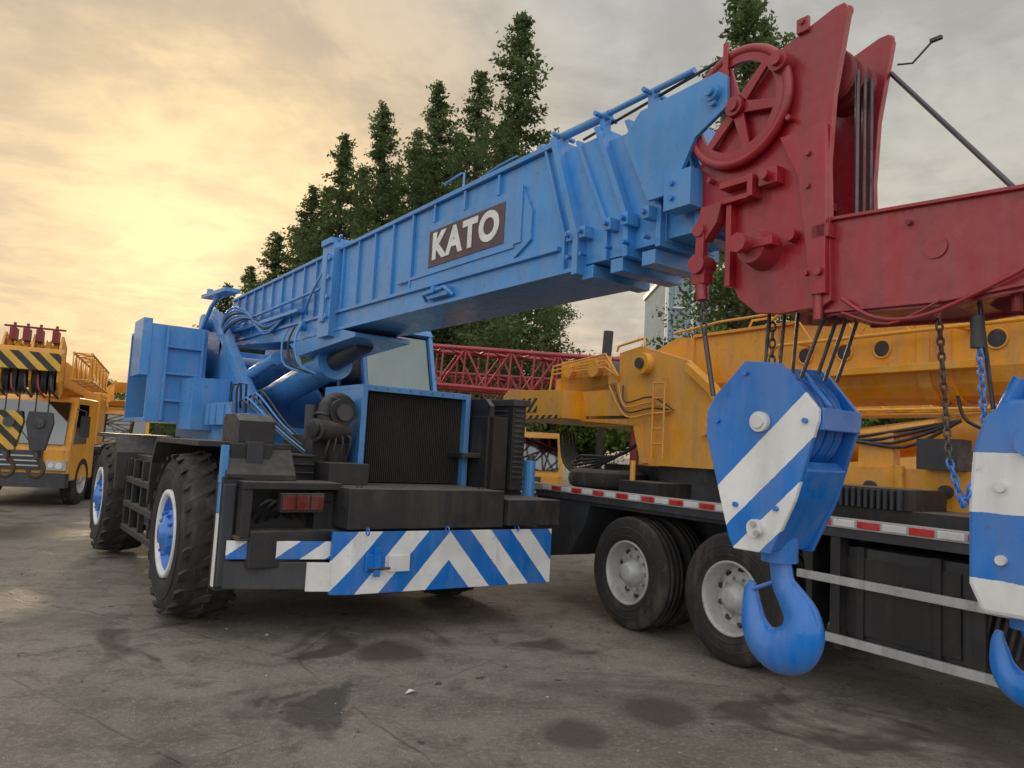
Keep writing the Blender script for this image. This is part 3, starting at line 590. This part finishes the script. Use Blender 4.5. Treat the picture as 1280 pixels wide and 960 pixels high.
for tt in(-2.45,-3.0): ch.box(.085,.10,tt-.03,tt+.03,.42,1.13,black)
ch.box(.3,.5,-2.18,-2.1,.3,1.18,black)
for z in(.46,.88):
    ch.box(-.03,.01,-4.9,-2.0,z-.03,z+.03,silver)
for tt in(-2.3,-3.3,-4.3): ch.box(.01,.12,tt-.04,tt+.04,.42,1.19,black)
for k in range(5): ch.curve([(.05,-3.35-.05*k,1.1),(.06,-3.36-.05*k,.9),(.05,-3.3-.05*k,.6)],.015,black,8,3)
ch.box(.15,.9,-3.5,-2.0,1.31,1.42,black); ch.box(.12,.7,-1.8,-1.1,1.30,1.40,dgrey)
for i in range(16): ch.box(.08,.12,-2.75+.05*i,-2.725+.05*i,1.42,1.56,dgrey)
ch.box(.12,.6,-2.8,-1.9,1.42,1.57,black)
ch.lathe((.55,1.0,1.32),(0,0,1),[(0,.22),(0,.38),(.03,.44),(.1,.46),(.18,.44),(.22,.38),(.22,.22)],rub,40)
ch.box(.2,.8,-.2,.4,1.30,1.45,black); ch.box(.9,1.7,.5,1.5,1.3,1.6,black)
ch.cyl((.35,.35,1.3),(.35,.35,1.66),.03,yellow,10)
for k in range(5): ch.curve([(.5+.05*k,1.9,1.95),(.42+.05*k,1.7,1.6),(.45,1.4,1.48+.05*k),(.6,.9,1.7),(.62,.5,1.9)],.018,black,8,4)
ch.done()
sp=MB('superstructure',T)
sp.cyl((1.25,0,1.3),(1.25,0,1.62),.62,dgrey,48)
sp.box(.52,2.0,-.84,.45,1.62,1.80,yellow)
pp=[(1.5,2.10),(1.5,2.48),(.80,2.55),(.82,2.88),(.45,2.93),(-.25,2.72),(-.62,2.45),(-.85,2.2),(-.85,1.62),(.28,1.62),(.42,2.04)]
sp.prism(pp,'x',.50,.56,yellow); sp.prism(pp,'x',1.95,2.01,yellow)
sp.box(.56,1.95,.3,1.5,2.04,2.12,yellow); sp.box(.56,1.95,.36,.42,1.62,2.1,dgrey)
sp.prism([(-.3,2.68),(-.65,2.42),(-.88,2.15),(-.88,1.64),(-.80,1.64),(-.8,2.12),(-.6,2.36),(-.28,2.6)],'x',.44,.5,yellow)
sp.prism([(.42,2.04),(.28,1.64),(.36,1.64),(.5,2.04)],'x',.46,.5,yellow)
sp.cyl((.40,.35,2.72),(2.1,.35,2.72),.12,yellow,28); sp.cyl((.37,.35,2.72),(.40,.35,2.72),.06,dgrey,16)
sp.cyl((.44,-.55,2.0),(.5,-.55,2.0),.06,yellow,16)
sp.prism([(1.5,2.12),(1.5,2.46),(2.75,2.50),(2.88,2.42),(2.88,2.22),(2.72,2.10)],'x',.22,2.28,yellow)
sp.box(.205,.22,1.6,2.7,2.115,2.16,hazard); sp.box(.212,.22,2.05,2.45,2.20,2.38,hazard); sp.box(.50,.52,.6,1.4,2.12,2.16,dgrey)
sp.cyl((.55,1.45,2.68),(1.95,1.45,2.68),.2,steel,32); sp.box(.5,.54,1.0,1.95,2.46,2.86,yellow); sp.box(1.96,2.0,1.0,1.95,2.46,2.86,yellow)
sp.box(.5,.9,.85,2.05,2.46,2.64,yellow); sp.cyl((.42,1.2,2.72),(.5,1.2,2.72),.1,yellow,20); sp.cyl((.42,1.7,2.72),(.5,1.7,2.72),.08,yellow,20)
for k in range(3): sp.tube([(.44,2.1,2.5),(.44,2.05,2.70+.05*k),(.44,1.0,2.72+.08*k),(.44,.75,2.6)],.012,yellow,8)
sp.tube([(.4,.75,2.88),(.4,.72,2.94),(.4,.3,2.99),(.4,.28,2.9)],.015,yellow,8)
for tt in(.15,-.02): sp.tube([(.42,tt,1.7),(.42,tt,2.5)],.012,yellow,8)
for z in np.arange(1.85,2.5,.16): sp.tube([(.42,.15,z),(.42,-.02,z)],.009,yellow,8)
for k in range(4): sp.curve([(.47,.7+.08*k,2.5),(.43,.6,2.3-.05*k),(.44,.2,2.35-.06*k),(.48,-.1,2.2)],.010,[dgrey,yellow][k%2],6,4)
sp.box(.7,1.9,-4.6,-.9,1.40,1.72,yellow); sp.box(.75,.85,-2.3,-2.0,1.72,2.0,yellow); sp.box(.62,.72,-3.2,-3.1,1.42,2.2,yellow); sp.box(.55,.75,-2.9,-2.6,1.72,1.95,dgrey)
for tt in(-1.2,-1.7,-2.4,-3.0,-3.6): sp.box(.66,.70,tt-.03,tt+.03,1.38,1.74,yellow); sp.cyl((.66,tt+.25,1.56),(.70,tt+.25,1.56),.05,dgrey,16)
sp.cyl((1.25,-.7,1.80),(1.25,-3.4,2.12),.15,yellow,32); sp.cyl((1.25,-3.38,2.12),(1.25,-3.5,2.13),.17,yellow,32); sp.cyl((1.25,-3.5,2.13),(1.25,-4.4,2.25),.10,silver,24)
sp.cyl((.85,-.95,1.85),(.85,-2.6,2.06),.055,yellow,16)
for k in range(4): sp.curve([(.8,-1.3-.1*k,1.72),(.72,-1.6-.1*k,1.92),(.75,-2.1-.1*k,1.98-.03*k),(.8,-2.8,2.1)],.014,black,8)
sp.curve([(.95,-2.7,2.3),(.9,-2.8,2.1),(.9,-3.1,2.02),(.95,-3.4,2.25)],.014,black,8)
sp.done()
by=MB('telescopic_boom',T,bevel=.006)
cs=[(.92,3.03),(1.58,3.03),(1.58,2.52),(1.53,2.40),(1.44,2.31),(1.33,2.27),(1.17,2.27),(1.06,2.31),(.97,2.40),(.92,2.52)]
by.prism(cs,'y',-8.5,.05,yellow)
by.prism([(.62,2.95),(.62,2.6),(.35,2.5),(.05,2.4),(.05,3.03),(.3,3.06)],'x',.90,.96,yellow); by.prism([(.62,2.95),(.62,2.6),(.35,2.5),(.05,2.4),(.05,3.03),(.3,3.06)],'x',1.54,1.6,yellow)
by.prism([(.05,3.06),(-8.5,3.06),(-8.5,3.03),(.05,3.03)],'x',.88,1.62,yellow)
for tt in(-1.0,-2.45,-2.62,-3.6,-4.9): by.prism([(x+(-.02 if x<1.25 else .02),z-.02) for x,z in cs],'y',tt-.05,tt+.05,yellow)
for tt in(-1.35,-1.75,-2.1,-3.0,-3.35): by.lathe((.915,tt,2.72),(-1,0,0),[(0,.07),(.006,.07),(.006,.0)],steel,24); ring(by,(.91,tt,2.72),(1,0,0),.075,.01,yellow,24,6)
by.box(.80,.92,-2.9,-1.1,2.50,2.56,yellow)
for z in(3.12,2.82): by.tube([(.78,-1.0,z-.1),(.78,-1.15,z),(.78,-6,z)],.018,yellow,8)
for tt in np.arange(-1.3,-6,-.45): by.tube([(.78,tt,3.12),(.78,tt-.22,2.82),(.78,tt-.45,3.12)],.011,yellow,6)
for tt in(-1.4,-2.8,-4.2): by.box(.78,.92,tt-.02,tt+.02,2.80,2.84,yellow)
by.tube([(.85,.3,3.1),(.80,-.4,3.14),(.8,-1.2,3.14)],.014,yellow,8); by.tube([(1.0,-.6,3.06),(1.0,-.65,3.15),(1.0,-.9,3.15),(1.0,-.95,3.06)],.012,yellow,8)
by.cyl((1.1,.1,3.06),(1.1,.1,3.2),.03,dgrey,10)
by.done()
# ================================================================== background vehicles
def lattice(mb,p0,p1,wd,ht,mat,n=8,r=.03):
    p0=Vector(p0);p1=Vector(p1); d=(p1-p0); T_=d.normalized(); U=Vector((0,0,1)); L=T_.cross(U).normalized(); U=L.cross(T_)
    c=[L*wd/2+U*ht/2,-L*wd/2+U*ht/2,-L*wd/2-U*ht/2,L*wd/2-U*ht/2]
    for q in c: mb.tube([p0+q,p1+q],r,mat,6)
    for i in range(n):
        a=p0+d*(i/n); b=p0+d*((i+1)/n)
        for k in range(4):
            q0=c[k];q1=c[(k+1)%4]
            mb.tube([a+q0,b+q1] if i%2 else [a+q1,b+q0],r*.55,mat,5); mb.tube([a+q0,a+q1],r*.5,mat,5)
def truckfront(E,mat,hw=1.25,ztop=2.35):
    m_=MB('cab',E,bevel=.04)
    m_.prism([(0,.55),(-.05,1.2),(.22,ztop-.05),(.35,ztop),(1.7,ztop),(1.7,.55)],'x',-hw,hw,mat)
    m_.done(); m_=MB('cab_trim',E,bevel=.008)
    m_.prism([(-.045,1.32),(.19,ztop-.12),(.15,ztop-.12),(-.07,1.32)],'x',-hw+.12,hw-.12,gld)
    for sx in(-1,1):
        a_,b_=sorted((sx*(hw+.008),sx*(hw-.004)))
        m_.prism([(.12,1.35),(.30,ztop-.14),(1.0,ztop-.14),(1.0,1.35)],'x',a_,b_,gld)
        m_.box(*(sorted((sx*hw*.98,sx*(hw-.42)))),-.10,-.04,.78,.98,silver)
        m_.cyl((sx*(hw-.16),-.115,.88),(sx*(hw-.16),-.10,.88),.07,white,16); m_.cyl((sx*(hw-.32),-.115,.88),(sx*(hw-.32),-.10,.88),.05,white,16)
        m_.tube([(sx*hw,.2,ztop-.25),(sx*(hw+.22),.05,ztop-.3),(sx*(hw+.22),.05,1.5)],.015,black,6); m_.box(sx*(hw+.22)-.09,sx*(hw+.22)+.09,.02,.06,1.5,ztop-.4,black)
        m_.tube([(sx*.5,-.08,1.34),(sx*.15,.04,1.75)],.012,black,5)
    m_.box(-hw,hw,-.16,.1,.42,.72,dgrey); m_.box(-hw+.5,hw-.5,-.08,-.03,.78,1.18,dgrey)
    for z in(.85,.95,1.05): m_.box(-hw+.55,hw-.55,-.095,-.08,z,z+.03,silver)
    m_.box(-1.1,1.1,1.7,9.5,.7,1.2,dgrey); m_.box(-1.25,1.25,1.75,9.5,1.2,1.28,dgrey)
    m_.done()
    w_=MB('wheels',E,bevel=0)
    for y in(.95,2.5,6.5,7.85):
        trwheel(w_,-hw,y,1,dual=False); trwheel(w_,hw,y,-1,dual=False)
    w_.done()
E=empty('truck_crane',(-10.5,15.6,0),14)
truckfront(E,yellow)
q=MB('boom_and_hooks',E,loc=(.859,.083,0),rz=11)
bo=.0
def bx_(a,b,*r): q.box(a+bo,b+bo,*r)
bx_(-.45,.25,-2.2,4.6,2.5,3.0,yellow); bx_(-.52,.32,-2.3,-2.1,2.4,3.2,yellow); bx_(-.7,.6,3.2,5.5,1.3,2.6,yellow)
for sx in(-.6,-.15,.28): q.prism([(-2.1,2.35),(-2.1,3.2),(-2.7,3.35),(-2.95,3.1),(-2.85,2.5),(-2.5,2.2)],'x',sx+bo,sx+.04+bo,yellow)
for u in(-.5,-.38,-.26,-.05,.08,.2): q.lathe((u+bo,-2.6,2.5),(1,0,0),[(-.04,0),(-.04,.24),(0,.2),(.04,.24),(.04,0)],dgrey,24); q.lathe((u+bo,-2.55,3.1),(1,0,0),[(-.04,0),(-.04,.18),(0,.15),(.04,.18),(.04,0)],yellow,24)
q.box(-.62+bo,.34+bo,-3.02,-2.96,2.68,3.0,hazx); bx_(-.66,.38,-3.0,-2.9,3.0,3.08,yellow)
lattice(q,(.62,-2.4,2.85),(.62,2.5,2.85),.3,.5,yellow,10,.025)
for u in(-.5,-.3,-.1,.15): q.box(u+bo,u+.1+bo,-2.9,-2.6,3.2,3.42,dred); q.cyl((u+bo+.05,-2.75,3.42),(u+bo+.05,-2.75,3.52),.025,dred,8)
q.tube([(-.6+bo,-2.8,3.45),(.35+bo,-2.8,3.45)],.02,dred,8)
for k in range(5): q.curve([(-.6+.2*k+bo,-2.9,2.6),(-.55+.2*k+bo,-3.05,2.35),(-.45+.2*k+bo,-2.95,2.2)],.02,[black,dred][k%2],6,4)
for u,mt in((-.38,hazx),(.08,dgrey)):
    u+=bo
    q.prism([(u-.18,1.95),(u+.18,1.95),(u+.21,1.75),(u+.11,1.25),(u-.11,1.25),(u-.21,1.75)],'y',-2.75,-2.50,mt)
    for du in(-.1,.1): q.tube([(u+du,-2.62,2.6),(u+du,-2.62,1.9)],.015,steel,6)
    q.cyl((u,-2.8,1.75),(u,-2.45,1.75),.09,steel,16); q.cyl((u,-2.62,1.25),(u,-2.62,1.1),.06,steel,12)
    q.curve([(u,-2.62,1.12),(u+.10,-2.62,1.02),(u+.12,-2.62,.88),(u+.04,-2.62,.78),(u-.08,-2.62,.82),(u-.11,-2.62,.92)],.04,rust,12,3)
q.done()
E=empty('truck_crane',(-12.4,23,0),30)
truckfront(E,yellow,1.2,2.3)
q=MB('boom',E); lattice(q,(.4,-3,2.75),(.4,7,2.9),.8,.5,yellow,16,.035); q.box(-.8,0,0,8,2.4,3.0,yellow); q.box(-.5,.6,4,6,1.28,2.5,yellow); q.done()
E=empty('truck_crane',(-.05,15.6,0),10)
truckfront(E,yellow,1.25,2.12)
q=MB('superstructure',E); q.box(-1.0,1.0,3.0,6.5,1.28,2.3,yellow); q.box(-.4,.4,1.8,6,2.2,2.3,dgrey); q.done()
q=MB('red_lattice_boom',None,bevel=0)
lattice(q,(-2.6,15.2,3.35),(3.6,13.6,3.0),.9,.75,red,14,.045); lattice(q,(-2.5,16.9,3.0),(2.6,15.9,2.85),.8,.7,dred,12,.04)
for x,y in((-2.2,15.1),(2.4,13.9)): q.box(x-.06,x+.06,y-.5,y-.38,0,2.95,dred); q.box(x-.06,x+.06,y+.38,y+.5,0,2.95,dred); q.box(x-.06,x+.06,y-.6,y+.6,2.84,2.93,dred)
for i in range(5): q.lathe((1.5+.12*i,14.1,3.35),(1,0,0),[(-.03,0),(-.03,.25),(0,.2),(.03,.25),(.03,0)],dred,20)
q.done()
q=MB('exhaust_stack',None,bevel=0); q.cyl((1.75,14.9,0),(1.9,14.9,4.2),.07,black,12); q.cyl((1.85,14.9,3.2),(1.9,14.9,4.2),.10,black,12); q.done()
E=empty('truck_crane',(6.5,17.5,0),32)
q=MB('carrier',E); q.box(-1.2,1.2,-4,6,.7,1.3,dgrey); q.box(-1,1,-3,4,1.3,2.4,yellow); q.box(-.4,.4,-7,5,2.8,3.5,yellow); lattice(q,(-.9,-6,3.1),(-.9,4,3.1),.5,.5,yellow,14,.03); q.done()
w_=MB('wheels',E,bevel=0)
for y in(-2.5,-1.1,3,4.4): trwheel(w_,-1.25,y,1,dual=False); trwheel(w_,1.25,y,-1,dual=False)
w_.done()
# ================================================================== building
m,t,o=nt('pale_blue_wall'); finish_paint(t,o,(.27,.35,.39),rough=.8,dirt=.5,dust=.1)
bl=MB('office_building',None,bevel=0)
bx,by_=15.3,60
bl.box(bx-3,bx+6,by_,by_+10,0,16.6,m); bl.box(bx-3.2,bx+6.2,by_-.2,by_+10.2,16.6,17,white)
for z in range(5):
    for k in range(5):
        x=bx-2.4+k*1.7; bl.box(x,x+1.0,by_-.06,by_+.02,1.3+z*3.2,3.0+z*3.2,gld); bl.box(x-.08,x+1.08,by_-.12,by_-.0,1.15+z*3.2,1.28+z*3.2,white)
for x in(bx-3,bx-.9,bx+6): bl.box(x-.12,x+.12,by_-.15,by_,0,16.6,white)
bl.done()
# ================================================================== trees
def addleaves(vs,fs,P_,sz,rng):
    n=len(P_); a=rng.normal(size=(n,3)); a/=np.linalg.norm(a,axis=1)[:,None]
    b=np.cross(a,rng.normal(size=(n,3))); b/=np.linalg.norm(b,axis=1)[:,None]
    L=sz*rng.uniform(.6,1.3,(n,1)); W_=L*.5
    o_=len(vs)
    q=np.stack([P_-a*L,P_-b*W_,P_+a*L,P_+b*W_],1).reshape(-1,3)
    vs.extend(map(tuple,q.tolist()))
    fs.extend([(o_+4*i,o_+4*i+1,o_+4*i+2,o_+4*i+3) for i in range(n)])
def mktree(name,H,Rb,seed,kind):
    rng=np.random.default_rng(seed); mb=MB(name,None,bevel=0)
    lm=leafm if kind=='c' else leafb
    vs=[];fs=[]
    if kind=='c':
        mb.tube([(0,0,0),(0.05,0,H*.3),(0,.05,H*.7),(0,0,H*.99)],[.30,.22,.10,.02],bark,10)
        nb=int(H*12.5)
        ph=rng.uniform(0,6.28,6)
        for i in range(nb):
            tt=.07+.93*(i/nb)**.95; z=tt*H; az=i*2.399+rng.uniform(-.6,.6)
            lump=1+.32*math.sin(z*1.1+ph[0]+az)+.22*math.sin(z*2.3+ph[1]-2*az)
            L=Rb*((1-tt)**.76)*rng.uniform(.50,1.22)*lump+.12; el=rng.uniform(.2,.85)
            if rng.random()<.08: continue
            d=np.array([math.cos(az)*math.cos(el),math.sin(az)*math.cos(el),math.sin(el)])
            if i%2==0: mb.tube([(0,0,z),tuple(np.array([0,0,z])+d*L*.85)],[.035,.01],bark,4,caps=False)
            n=int(16+L*56); s_=rng.uniform(.08,1.05,n)**.8; P_=np.array([0,0,z])+d*(s_*L)[:,None]+rng.normal(size=(n,3))*np.array([.18,.18,.14])*(.45+.28*L)
            P_[:,2]-=(s_**2)*L*.15
            addleaves(vs,fs,P_,.10,rng)
    else:
        mb.tube([(0,0,0),(0,0,H*.35),(0.1,0,H*.6)],[.2,.15,.07],bark,10)
        for i in range(38):
            a=rng.uniform(0,6.28); rr=Rb*math.sqrt(rng.uniform(0,1)); z=H*(.30+.62*rng.uniform(0,1)*(1-(rr/Rb)**2*.5)); c=np.array([math.cos(a)*rr,math.sin(a)*rr,z])
            mb.tube([(0,0,H*.3),tuple(c)],[.06,.015],bark,4,caps=False)
            n=430; d=rng.normal(size=(n,3)); d/=np.linalg.norm(d,axis=1)[:,None]; P_=c+d*rng.uniform(.3,1,(n,1))*rng.uniform(.7,1.2)*Rb*.3*np.array([1,1,.8])
            addleaves(vs,fs,P_,.12,rng)
    mb.add(vs,fs,lm); return mb
def place(mb,locs):
    o_=mb.done(False); base=True
    for L_ in locs:
        x,y,s,r=L_[:4]; k=L_[4] if len(L_)>4 else 1.
        if base: ob=o_; base=False
        else:
            ob=bpy.data.objects.new(mb.name,o_.data); S.collection.objects.link(ob)
        ob.location=(x,y,-.02); ob.scale=((.25+.75*s)*k,(.25+.75*s)*k,s); ob.rotation_euler=(0,0,r)
place(mktree('dawn_redwood_tree',20,3.4,1,'c'),[(-.33,30.5,1.03,0,1.1),(-7.8,39.6,1.02,2,1.15),(-18.2,55,.86,1,1.5),(-4.1,44,1.04,4,1.2),(10.4,34,1.30,1,1.25),(-24.5,70,.80,1,1.6),(-20.5,52,.62,3,1.6)])
place(mktree('dawn_redwood_tree',19,3.2,2,'c'),[(-2.33,35.5,1.07,1,1.15),(-10.85,43.6,1.06,3,1.2),(-21.8,60,.82,5,1.5),(-1.15,38,1.0,5.5),(-13.9,52,1.04,.3,1.4),(-6.5,49,1.1,2,1.3),(12.2,37,1.30,2,1.1)])
place(mktree('dawn_redwood_tree',20,3.6,3,'c'),[(-4.6,37.0,1.02,.5,1.15),(-13.8,48,.92,2.2,1.25),(-6.2,42.0,1.0,1,1.1),(-10.6,48,.99,3,1.2),(-25.5,66,.64,3,1.6),(-16.6,56,.92,2,1.4),(1.6,36.0,.62,1),(-9.0,52,1.08,4,1.2),(-23.5,58,.52,1,1.8)])
place(mktree('broadleaf_tree',8,3.6,4,'b'),[(8.3,27,.95,0),(6.0,34,.9,2),(12.5,30,1.0,4),(-17.5,46,.62,1),(17.5,33,1.1,2),(-1,33,.75,2),(-8,42,.8,4)])
place(mktree('broadleaf_tree',7,4.2,5,'b'),[(-3.5,36,.9,1),(1.8,34,.95,3),(-38,66,.9,0),(-36,63,.95,2),(-45,70,1.0,2),(-31,64,.8,3),(-33.5,61,.75,5),(-53,74,1,4),(-24,60,.8,5),(24,45,1.3,0),(32,50,1.4,1),(-13,50,.9,1)])
# ================================================================== sky, sun, camera
az=-24.0; el=15.0
sd=Vector((math.sin(rad(az))*math.cos(rad(el)),math.cos(rad(az))*math.cos(rad(el)),math.sin(rad(el))))
W=bpy.data.worlds.new('World'); S.world=W; W.use_nodes=True; t=W.node_tree; t.nodes.clear()
out=t.nodes.new('ShaderNodeOutputWorld'); tc=t.nodes.new('ShaderNodeTexCoord')
nv=N(t,'ShaderNodeVectorMath',operation='NORMALIZE'); t.links.new(tc.outputs['Generated'],nv.inputs[0])
s=N(t,'ShaderNodeSeparateXYZ'); t.links.new(nv.outputs[0],s.inputs[0])
dt=N(t,'ShaderNodeVectorMath',operation='DOT_PRODUCT'); t.links.new(nv.outputs[0],dt.inputs[0]); dt.inputs[1].default_value=sd
z=s.outputs[2]
cr=N(t,'ShaderNodeValToRGB'); t.links.new(z,cr.inputs[0]); e=cr.color_ramp.elements
e[0].position=0;e[0].color=(.62,.42,.29,1); e[1].position=1;e[1].color=(.85,.86,.90,1)
for p_,c_ in((.09,(.64,.49,.36)),(.20,(.59,.53,.44)),(.42,(.48,.47,.42)),(.62,(.50,.50,.49))):
    k=e.new(p_); k.color=(*c_,1)
back=mr(t,s.outputs[1],.25,-.45,0,1,'SMOOTHSTEP')
c=mixc(t,back,cr.outputs[0],(1.30,1.29,1.28))
dv=math_(t,'ADD',math_(t,'MAXIMUM',z,0.0),.14); cx=N(t,'ShaderNodeCombineXYZ'); t.links.new(math_(t,'DIVIDE',s.outputs[0],dv),cx.inputs[0]); t.links.new(math_(t,'DIVIDE',s.outputs[1],dv),cx.inputs[1])
cl=noise(t,cx.outputs[0],1.5,6,.62,.6); cl2=noise(t,cx.outputs[0],6.0,4,.6,.3)
cm=math_(t,'ADD',math_(t,'MULTIPLY',cl,.7),math_(t,'MULTIPLY',cl2,.3))
cf=mr(t,cm,.40,.60,.90,1.15,'SMOOTHSTEP')
gw=mr(t,dt.outputs['Value'],.84,1.,0,1,'SMOOTHSTEP'); gw2=mr(t,dt.outputs['Value'],.965,1.,0,1,'SMOOTHSTEP')
c=mixc(t,math_(t,'MULTIPLY',gw,.6),c,(.80,.53,.25)); c=mixc(t,math_(t,'MULTIPLY',gw2,.55),c,(1.02,.74,.34))
c=mixc(t,mr(t,cm,.42,.56,.25,0),c,(.40,.38,.36))
sm_=N(t,'ShaderNodeVectorMath',operation='SCALE'); t.links.new(c,sm_.inputs[0]); t.links.new(cf,sm_.inputs['Scale'])
bg=N(t,'ShaderNodeBackground'); t.links.new(sm_.outputs[0],bg.inputs[0]); bg.inputs[1].default_value=1.0
sk=N(t,'ShaderNodeTexSky',sky_type='NISHITA'); sk.sun_disc=False; sk.sun_elevation=rad(el); sk.sun_rotation=rad(az); sk.dust_density=4
bg2=N(t,'ShaderNodeBackground'); t.links.new(sk.outputs[0],bg2.inputs[0]); bg2.inputs[1].default_value=.004
ad=N(t,'ShaderNodeAddShader'); t.links.new(bg.outputs[0],ad.inputs[0]); t.links.new(bg2.outputs[0],ad.inputs[1]); t.links.new(ad.outputs[0],out.inputs[0])
L=bpy.data.lights.new('sun','SUN'); L.energy=1.5; L.angle=rad(14); L.color=(1,.80,.55); lo=bpy.data.objects.new('sun',L); S.collection.objects.link(lo)
lo.rotation_euler=sd.to_track_quat('Z','Y').to_euler()
cam=bpy.data.cameras.new('camera'); co=bpy.data.objects.new('camera',cam); S.collection.objects.link(co); S.camera=co
cam.sensor_width=36; cam.lens=36*930/1280; cam.clip_end=2000; cam.clip_start=.05
co.matrix_world=Matrix.Translation((0,0,1.7))@Matrix.Rotation(rad(95.1),4,'X')@Matrix.Rotation(rad(3.0),4,'Z')
S.view_settings.view_transform='Standard'; S.view_settings.look='None'; S.view_settings.exposure=0
